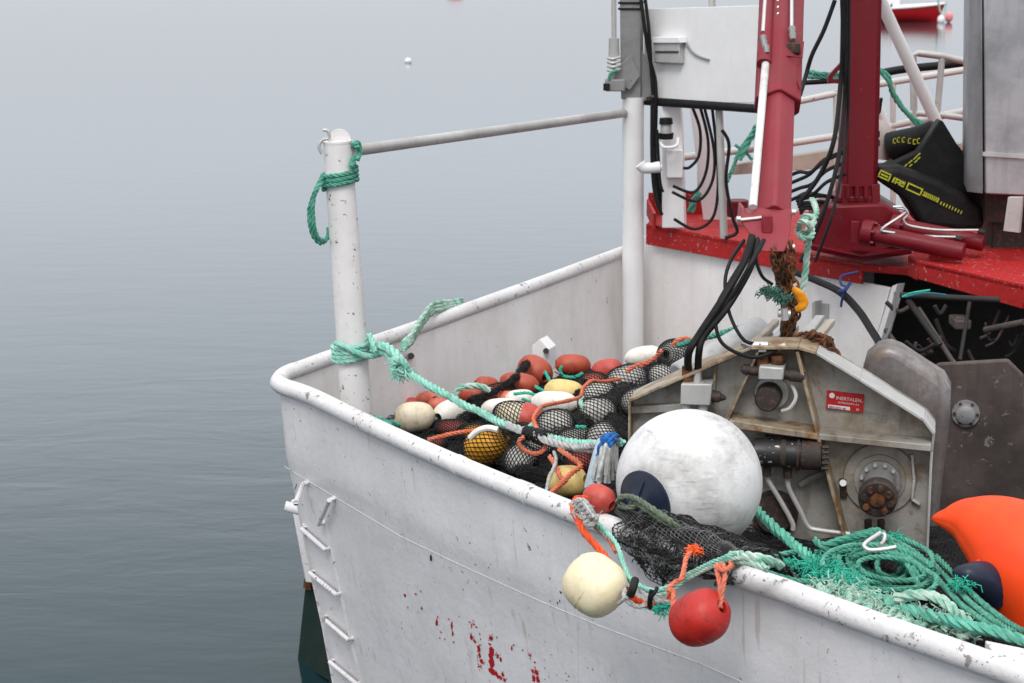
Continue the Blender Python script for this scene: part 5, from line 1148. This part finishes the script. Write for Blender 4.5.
# ropes over gunwale and hanging
hr = MB(); Y0 = 7.3
hr.rope([P(586, 500, 7.85), P(577, 499, 7.8), P(574, 508, 7.7), P(578, 520, 7.58), P(584, 532, 7.5), P(600, 550, 7.42), P(614, 570, 7.35), P(623, 585, 7.3), P(634, 598, 7.25), P(650, 605, 7.2), P(668, 602, 7.15), P(674, 592, 7.15)], .016)
hr.build('orange_rope', soft('bright_orange_rope', srgb(214, 84, 40), srgb(200, 70, 36), 25), label='bright orange rope looping down from the gunwale past the cream hanging float', cat='rope')
for (pts, mt, lab, r) in (([(584, 508), (592, 522), (608, 537), (620, 553), (625, 570), (634, 585), (655, 594), (672, 590), (690, 577), (712, 566), (735, 558), (760, 560)], 'pale', 'pale green rope running in a sagging loop below the gunwale', .0095),
                        ([(580, 505), (590, 518), (604, 528), (617, 545), (624, 565), (632, 580), (652, 590), (670, 586), (690, 573), (715, 561), (736, 553)], 'mint', 'mint rope running beside the pale one below the gunwale', .0095),
                        ([(582, 512), (594, 526), (608, 538), (616, 552)], 'salmonr', 'salmon rope end lying along the pale ropes by the gunwale', .010)):
    hr = MB(); hr.rope([P(u, v, 7.7 - .52 * min(1, i / 6)) if u < 690 else P(u, v, 7.18 - (u - 690) * .0035) for i, (u, v) in enumerate(pts)], r); hr.build('gunwale_line', mt, label=lab, cat='rope')
kn = MB()
for k in range(5): kn.rope([P(574 + k * 3, 503 + k * 4, 7.72 - k * .03), P(582 + k * 3, 500 + k * 4, 7.6 - k * .03), P(588 + k * 2, 506 + k * 4, 7.62 - k * .03), P(580 + k * 2, 511 + k * 4, 7.6 - k * .03)], .012)
fuzz(kn, P(583, 512, 7.6), 60, .03, .003, .02)
kn.build('lashing_knot', 'greyrope', label='greyish lashing knot on the gunwale left of the draped net', cat='knot')
MB().rope([P(625, 590, 7.2), P(624, 597, 7.15), P(630, 603, 7.12), P(640, 607, 7.12), P(646, 603, 7.12)], .010).rope([P(640, 590, 7.15), P(655, 600, 7.1), P(670, 602, 7.1)], .009).build('white_rope', 'greyrope', label='white cord tying the cream hanging float to the ropes', cat='cord')
MB().cyl(P(618, 604, 7.18), P(627, 597, 7.12), .008, n=8).build('float_pin', 'greyrope', label='white plastic pin in the end of the cream hanging float', cat='pin')
MB().tube([P(635, 580, 7.15), P(633, 588, 7.1), P(630, 596, 7.1)], .016, 8).tube([P(652, 590, 7.1), P(650, 600, 7.1), P(650, 608, 7.12)], .010, 8).tube([P(657, 588, 7.1), P(655, 592, 7.08), P(651, 597, 7.08)], .008, 8).build('black_tie', 'black', label='black ties binding the ropes near the cream hanging float', cat='tie')
mb = MB(); fuzz(mb, P(661, 608, 7.12), 70, .03, .003, .015, .2); mb.rope([P(652, 608, 7.12), P(664, 606, 7.1), P(672, 602, 7.1)], .009)
mb.build('teal_twine', 'teal', label='teal frayed twine between the two hanging floats', cat='twine')
sr = MB()
sr.rope([rc + rax * rL * .42, P(722, 592, 6.92), P(725, 575, 6.95), P(724, 565, 7.0), P(717, 567, 7.0), P(719, 580, 6.95), P(720, 598, 6.92), rc + rax * rL * .44], .010)
sr.rope([P(716, 566, 7.0), P(724, 570, 6.95), P(732, 566, 7.0), P(730, 560, 7.05)], .011)
sr.rope([P(674, 616, 7.0), P(673, 600, 7.05), P(674, 590, 7.08), P(668, 590, 7.08), P(675, 582, 7.1), P(682, 578, 7.1), P(686, 560, 7.2), P(690, 553, 7.25)], .010)
sr.build('salmon_rope', 'salmonr', label='salmon rope tied through the deep red hanging float', cat='rope')
MB().rope([P(730, 556, 7.15), P(745, 556, 7.0), P(765, 560, 6.95), P(780, 566, 7.0)], .02).rope([P(732, 561, 7.1), P(748, 562, 6.98), P(768, 569, 6.9)], .015).build('gunwale_wrap', 'pale', label='pale rope bunched over the gunwale at the right end of the draped net', cat='rope')
# right: thick green rope
tg = MB(); tg.rope([P(757, 510, 8.35), P(765, 519, 8.25), P(790, 541, 8.0), P(812, 558, 7.75), P(840, 577, 7.5), P(870, 594, 7.25), P(900, 606, 7.05), P(940, 618, 6.85), P(975, 626, 6.7), P(1024, 640, 6.55), P(1080, 662, 6.4)], .024)
tg.build('thick_green_rope', soft('sea_green_rope', srgb(80, 160, 138), srgb(112, 182, 162), 22, .75, .6), label='thick sea green rope running from the large buoy to the right gunwale', cat='rope')
# coil
cl = MB(); pts = []; cz = Z(890, 570, 1.98)
for i in range(12 * 14):
    a = 2 * math.pi * i / 14; L_ = i / (12 * 14); k = i // 14
    ra = 1 + .10 * math.sin(k * 2.1) ; rb_ = 1 + .12 * math.cos(k * 1.7); ru = (46 + 9 * math.sin(k * 1.3)) ; rv = (22 + 6 * math.cos(k * 1.9))
    sc_ = (1.0, .55, .85, .4, .95, .7, 1.05, .5, .8, .62, .9)[k % 11]; ru *= sc_; rv *= sc_
    u = 884 + ru * math.cos(a) + 9 * math.sin(k * 2.7); v = 566 + 4 * math.cos(k * 2.2) + rv * math.sin(a) + (u - 886) * .12 + 3 * math.cos(k * 1.1)
    z_ = 1.92 + .017 * (k % 7) + .02 * math.sin(a * 2 + k) - .06 * max(0, math.sin(a))
    pts.append(Z(u, v, z_))
cl.rope(pts, .0115, smooth=3, wob=.0005)
for k in range(5):
    cl.rope([Z(838 + k * 4, 548 + k * 3, 1.98), Z(856, 539 + k * 4.2, 2.0), Z(880, 537 + k * 3.6, 2.03 - k * .008), Z(905, 546 + k * 4.2, 2.0), Z(924 - k * 2, 560 + k * 5, 1.97), Z(936 - k * 4, 582 + k * 2, 1.93)], .0115, wob=.0005)
cl.build('rope_coil', 'green', label='untidy coil of green rope lying in front of the rusty hub', cat='rope coil')
cl = MB()
for k in range(3): cl.rope([Z(922 + k * 7, 562 - k * 3, 1.95), Z(942 + k * 8, 584 - k * 3, 1.93), Z(962 + k * 8, 605 - k * 3, 1.95), Z(988 + k * 8, 624 - k * 2, 2.02), Z(1005 + k * 9, 633 - k, 2.04)], .0125, wob=.0005)
cl.build('green_rope', 'green', label='parallel green rope tails leading from the coil to the right gunwale', cat='rope')
MB().rope([Z(815, 540, 2.0), Z(824, 546, 2.0), Z(840, 540, 2.02), Z(862, 534, 2.05), Z(878, 531, 2.07), Z(888, 540, 2.05)], .016).rope([Z(838, 542, 2.0), Z(858, 536, 2.05), Z(872, 533, 2.07)], .014).build('green_rope', 'green', label='green rope end frayed above the coil', cat='rope')
MB().rope([Z(740, 563, 1.9), Z(760, 559, 1.92), Z(785, 554, 1.95), Z(800, 552, 1.95)], .012).rope([Z(815, 552, 1.96), Z(835, 551, 1.96), Z(846, 553, 1.96)], .011).build('green_rope', 'green', label='thin green rope crossing under the thick one', cat='rope')
MB().rope([Z(760, 570, 2.05), Z(785, 578, 2.0), Z(810, 582, 2.0), Z(828, 580, 2.0), Z(837, 575, 2.0)], .012).build('green_rope', 'green', label='thin green rope following the near gunwale', cat='rope')
MB().tube([P(880, 533, 7.0 + .35), P(868, 541, 7.3), P(864, 546, 7.28), P(870, 550, 7.26), P(885, 549, 7.25), P(896, 547, 7.25)], .009, 10).tube([P(876, 535, 7.4), P(884, 534, 7.36), P(884, 540, 7.34), P(880, 545, 7.3)], .008, 10).build('steel_clip', 'steel', label='bright steel clip hooked on the rope coil', cat='clip')
fz = MB()
for (u, v) in ((812, 570), (822, 566), (832, 572), (838, 580), (845, 588)): fuzz(fz, Z(u, v, 1.98), 90, .06, .0035, .03)
fz.build('net_scrap', 'teal', label='largest bright teal frayed net scrap, left of the rope coil', cat='net scrap')
for (u, v, n_, lab_) in ((785, 566, 80, 'teal frayed net scrap against the gunwale under the large white buoy'), (897, 540, 70, 'teal frayed tuft on top of the rope coil beside the steel clip'), (962, 585, 50, 'teal frayed tuft on the rope tails near the orange buoy')):
    fz = MB(); fuzz(fz, Z(u, v, 1.98), n_, .045, .003, .018); fz.build('net_scrap', 'teal', label=lab_, cat='net scrap')
pz = MB()
L_ = []
for i in range(60):
    t = i / 59; u = 812 + 160 * t; v = 590 + 44 * t - 3 * math.sin(t * 9) + 7 * math.sin(i * 2.1); L_.append(Z(u + 9 * math.cos(i * 1.7), v, 1.97 + random.uniform(-.02, .03)))
pz.rope(L_, .013, smooth=5); pz.build('pale_net_clump', 'pale', label='pale green matted strand zigzagging along the near gunwale below the thick green rope', cat='net clump')
for (u, v, lab_) in ((830, 592, 'pale green frayed net tuft at the left end of the near gunwale matting'), (850, 600, 'pale green frayed net tuft second from left in the gunwale matting'), (875, 606, 'pale green frayed net tuft third from left in the gunwale matting'), (905, 618, 'pale green frayed net tuft under the curl of thick pale rope'), (930, 622, 'pale green frayed net tuft between the pale rope curl and gunwale'), (952, 630, 'pale green frayed net tuft at the right end of the near gunwale matting')):
    pz = MB(); fuzz(pz, Z(u, v, 1.97), 150, .05, .0035, .045); pz.build('net_tuft', 'pale', label=lab_, cat='net tuft', group='pale net tufts along the gunwale')
pz = MB(); pts = [Z(895, 598, 2.03), Z(915, 594, 2.06), Z(935, 597, 2.06), Z(950, 605, 2.05), Z(960, 616, 2.03), Z(975, 628, 2.02)]
pz.rope(pts, .022); pz.build('pale_rope_end', 'pale', label='pale thick rope end curling over the matted clump', cat='rope')
mb = MB(); mb.tube([Z(690, 575, 2.0), Z(760, 586, 1.9)], .01); 
gb = [Z(985, 640, 2.055), Z(1024, 648, 2.055), Z(1100, 690, 2.055), Z(1060, 690, 2.055), Z(1005, 668, 2.055)]
MB().prism(gb, V((0, 0, -.03))).build('gunwale_plate', 'rail', boat, bevel=.005)
# ------------------------------------------------------------------ background: red boat and small buoys
d0 = Z(905, 21.5, 0); BY = d0.y
RB = thing('red_dinghy', 'small red open boat with white gunwale moored far behind', 'boat', d0); hb = MB(); L_ = 3.4; ns = 16; vs = []
for i in range(ns + 1):
    t = i / ns; x = d0.x - 2.2 + 3.65 * t; wd = .75 * (1 - max(0, (t - .45) / .55) ** 2.2) * (.85 + .15 * min(1, t * 4)); zt = .56 + .22 * t ** 1.8
    for (f_, z_) in ((-1, zt), (-.92, .3), (-.55, .02), (0, -.15), (.55, .02), (.92, .3), (1, zt)):
        vs.append(V((x + (.32 * t ** 3) * (z_ / .9), BY + wd * f_, z_)))
fs = [(i * 7 + k, (i + 1) * 7 + k, (i + 1) * 7 + k + 1, i * 7 + k + 1) for i in range(ns) for k in range(6)] + [tuple(range(7))]
hb.add(vs, fs).build('hull', 'flake', RB)
MB().sweep([vs[i * 7] for i in range(ns + 1)] + [vs[i * 7 + 6] for i in range(ns, -1, -1)], .05, 8).build('gunwale', 'white', RB)
iv = []
for i in range(ns + 1):
    a, b_ = vs[i * 7], vs[i * 7 + 6]; iv += [a.lerp(b_, .06) + V((0, 0, -.05)), a.lerp(b_, .94) + V((0, 0, -.05))]
MB().add(iv, [(2 * i, 2 * i + 2, 2 * i + 3, 2 * i + 1) for i in range(ns)]).build('interior', 'white', RB)
MB().box(d0 + V((-.9, .1, .75)), (1.2, .8, .4)).build('deck_housing', 'white', RB, bevel=.06)
for dx in (-.45, -.3, -.15): MB().box(V((d0.x + dx - .6, BY - .7, .68)), (.07, .07, .22)).build('cleat', 'blackm', RB)
MB().rope([P(938, -2, BY - .8), P(939, 6, BY - .8), P(941, 13, BY - .8)], .05).tube([P(946, 2, BY - .7), P(945, 12, BY - .7), P(942, 18, BY - .7)], .025).build('mooring_line', 'pale', label='pale green mooring line at the bow of the red boat', cat='rope')
MB().lathe([(-.2 * math.cos(math.pi * k / 16), .16 * math.sin(math.pi * k / 16)) for k in range(17)], V((P(941, 19, BY - .9).x, BY - .9, .12)), (0.1, 0, 1), 20).build('white_buoy', 'white', label='small white buoy at the bow of the red boat', cat='buoy')
M['pinkf'] = soft('pink_float', (.75, .18, .2), (.8, .3, .3), 5, .5)
MB().lathe([(-.22 * math.cos(math.pi * k / 16), .17 * math.sin(math.pi * k / 16)) for k in range(17)], V((P(949, 17, BY - .7).x, BY - .7, .22)), (0.1, 0, 1), 20).build('pink_buoy', 'pinkf', label='pink buoy floating beside the red boat', cat='buoy')
wb = Z(408, 61, .05)
MB().lathe([(-.11 * math.cos(math.pi * k / 16), .10 * math.sin(math.pi * k / 16)) for k in range(17)], wb, (1, 0, .3), 20).build('white_marker_buoy', 'white', label='tiny white marker buoy alone on the open water', cat='buoy')
db = Z(455, -3, .0)
MB().lathe([(-.5, .0), (-.4, .12), (0, .18), (.4, .12), (.5, 0)], db + V((0, 0, .05)), (1, 0, 0), 16).build('red_marker_buoy', 'flake', label='dark red marker at the top edge of the water', cat='buoy')
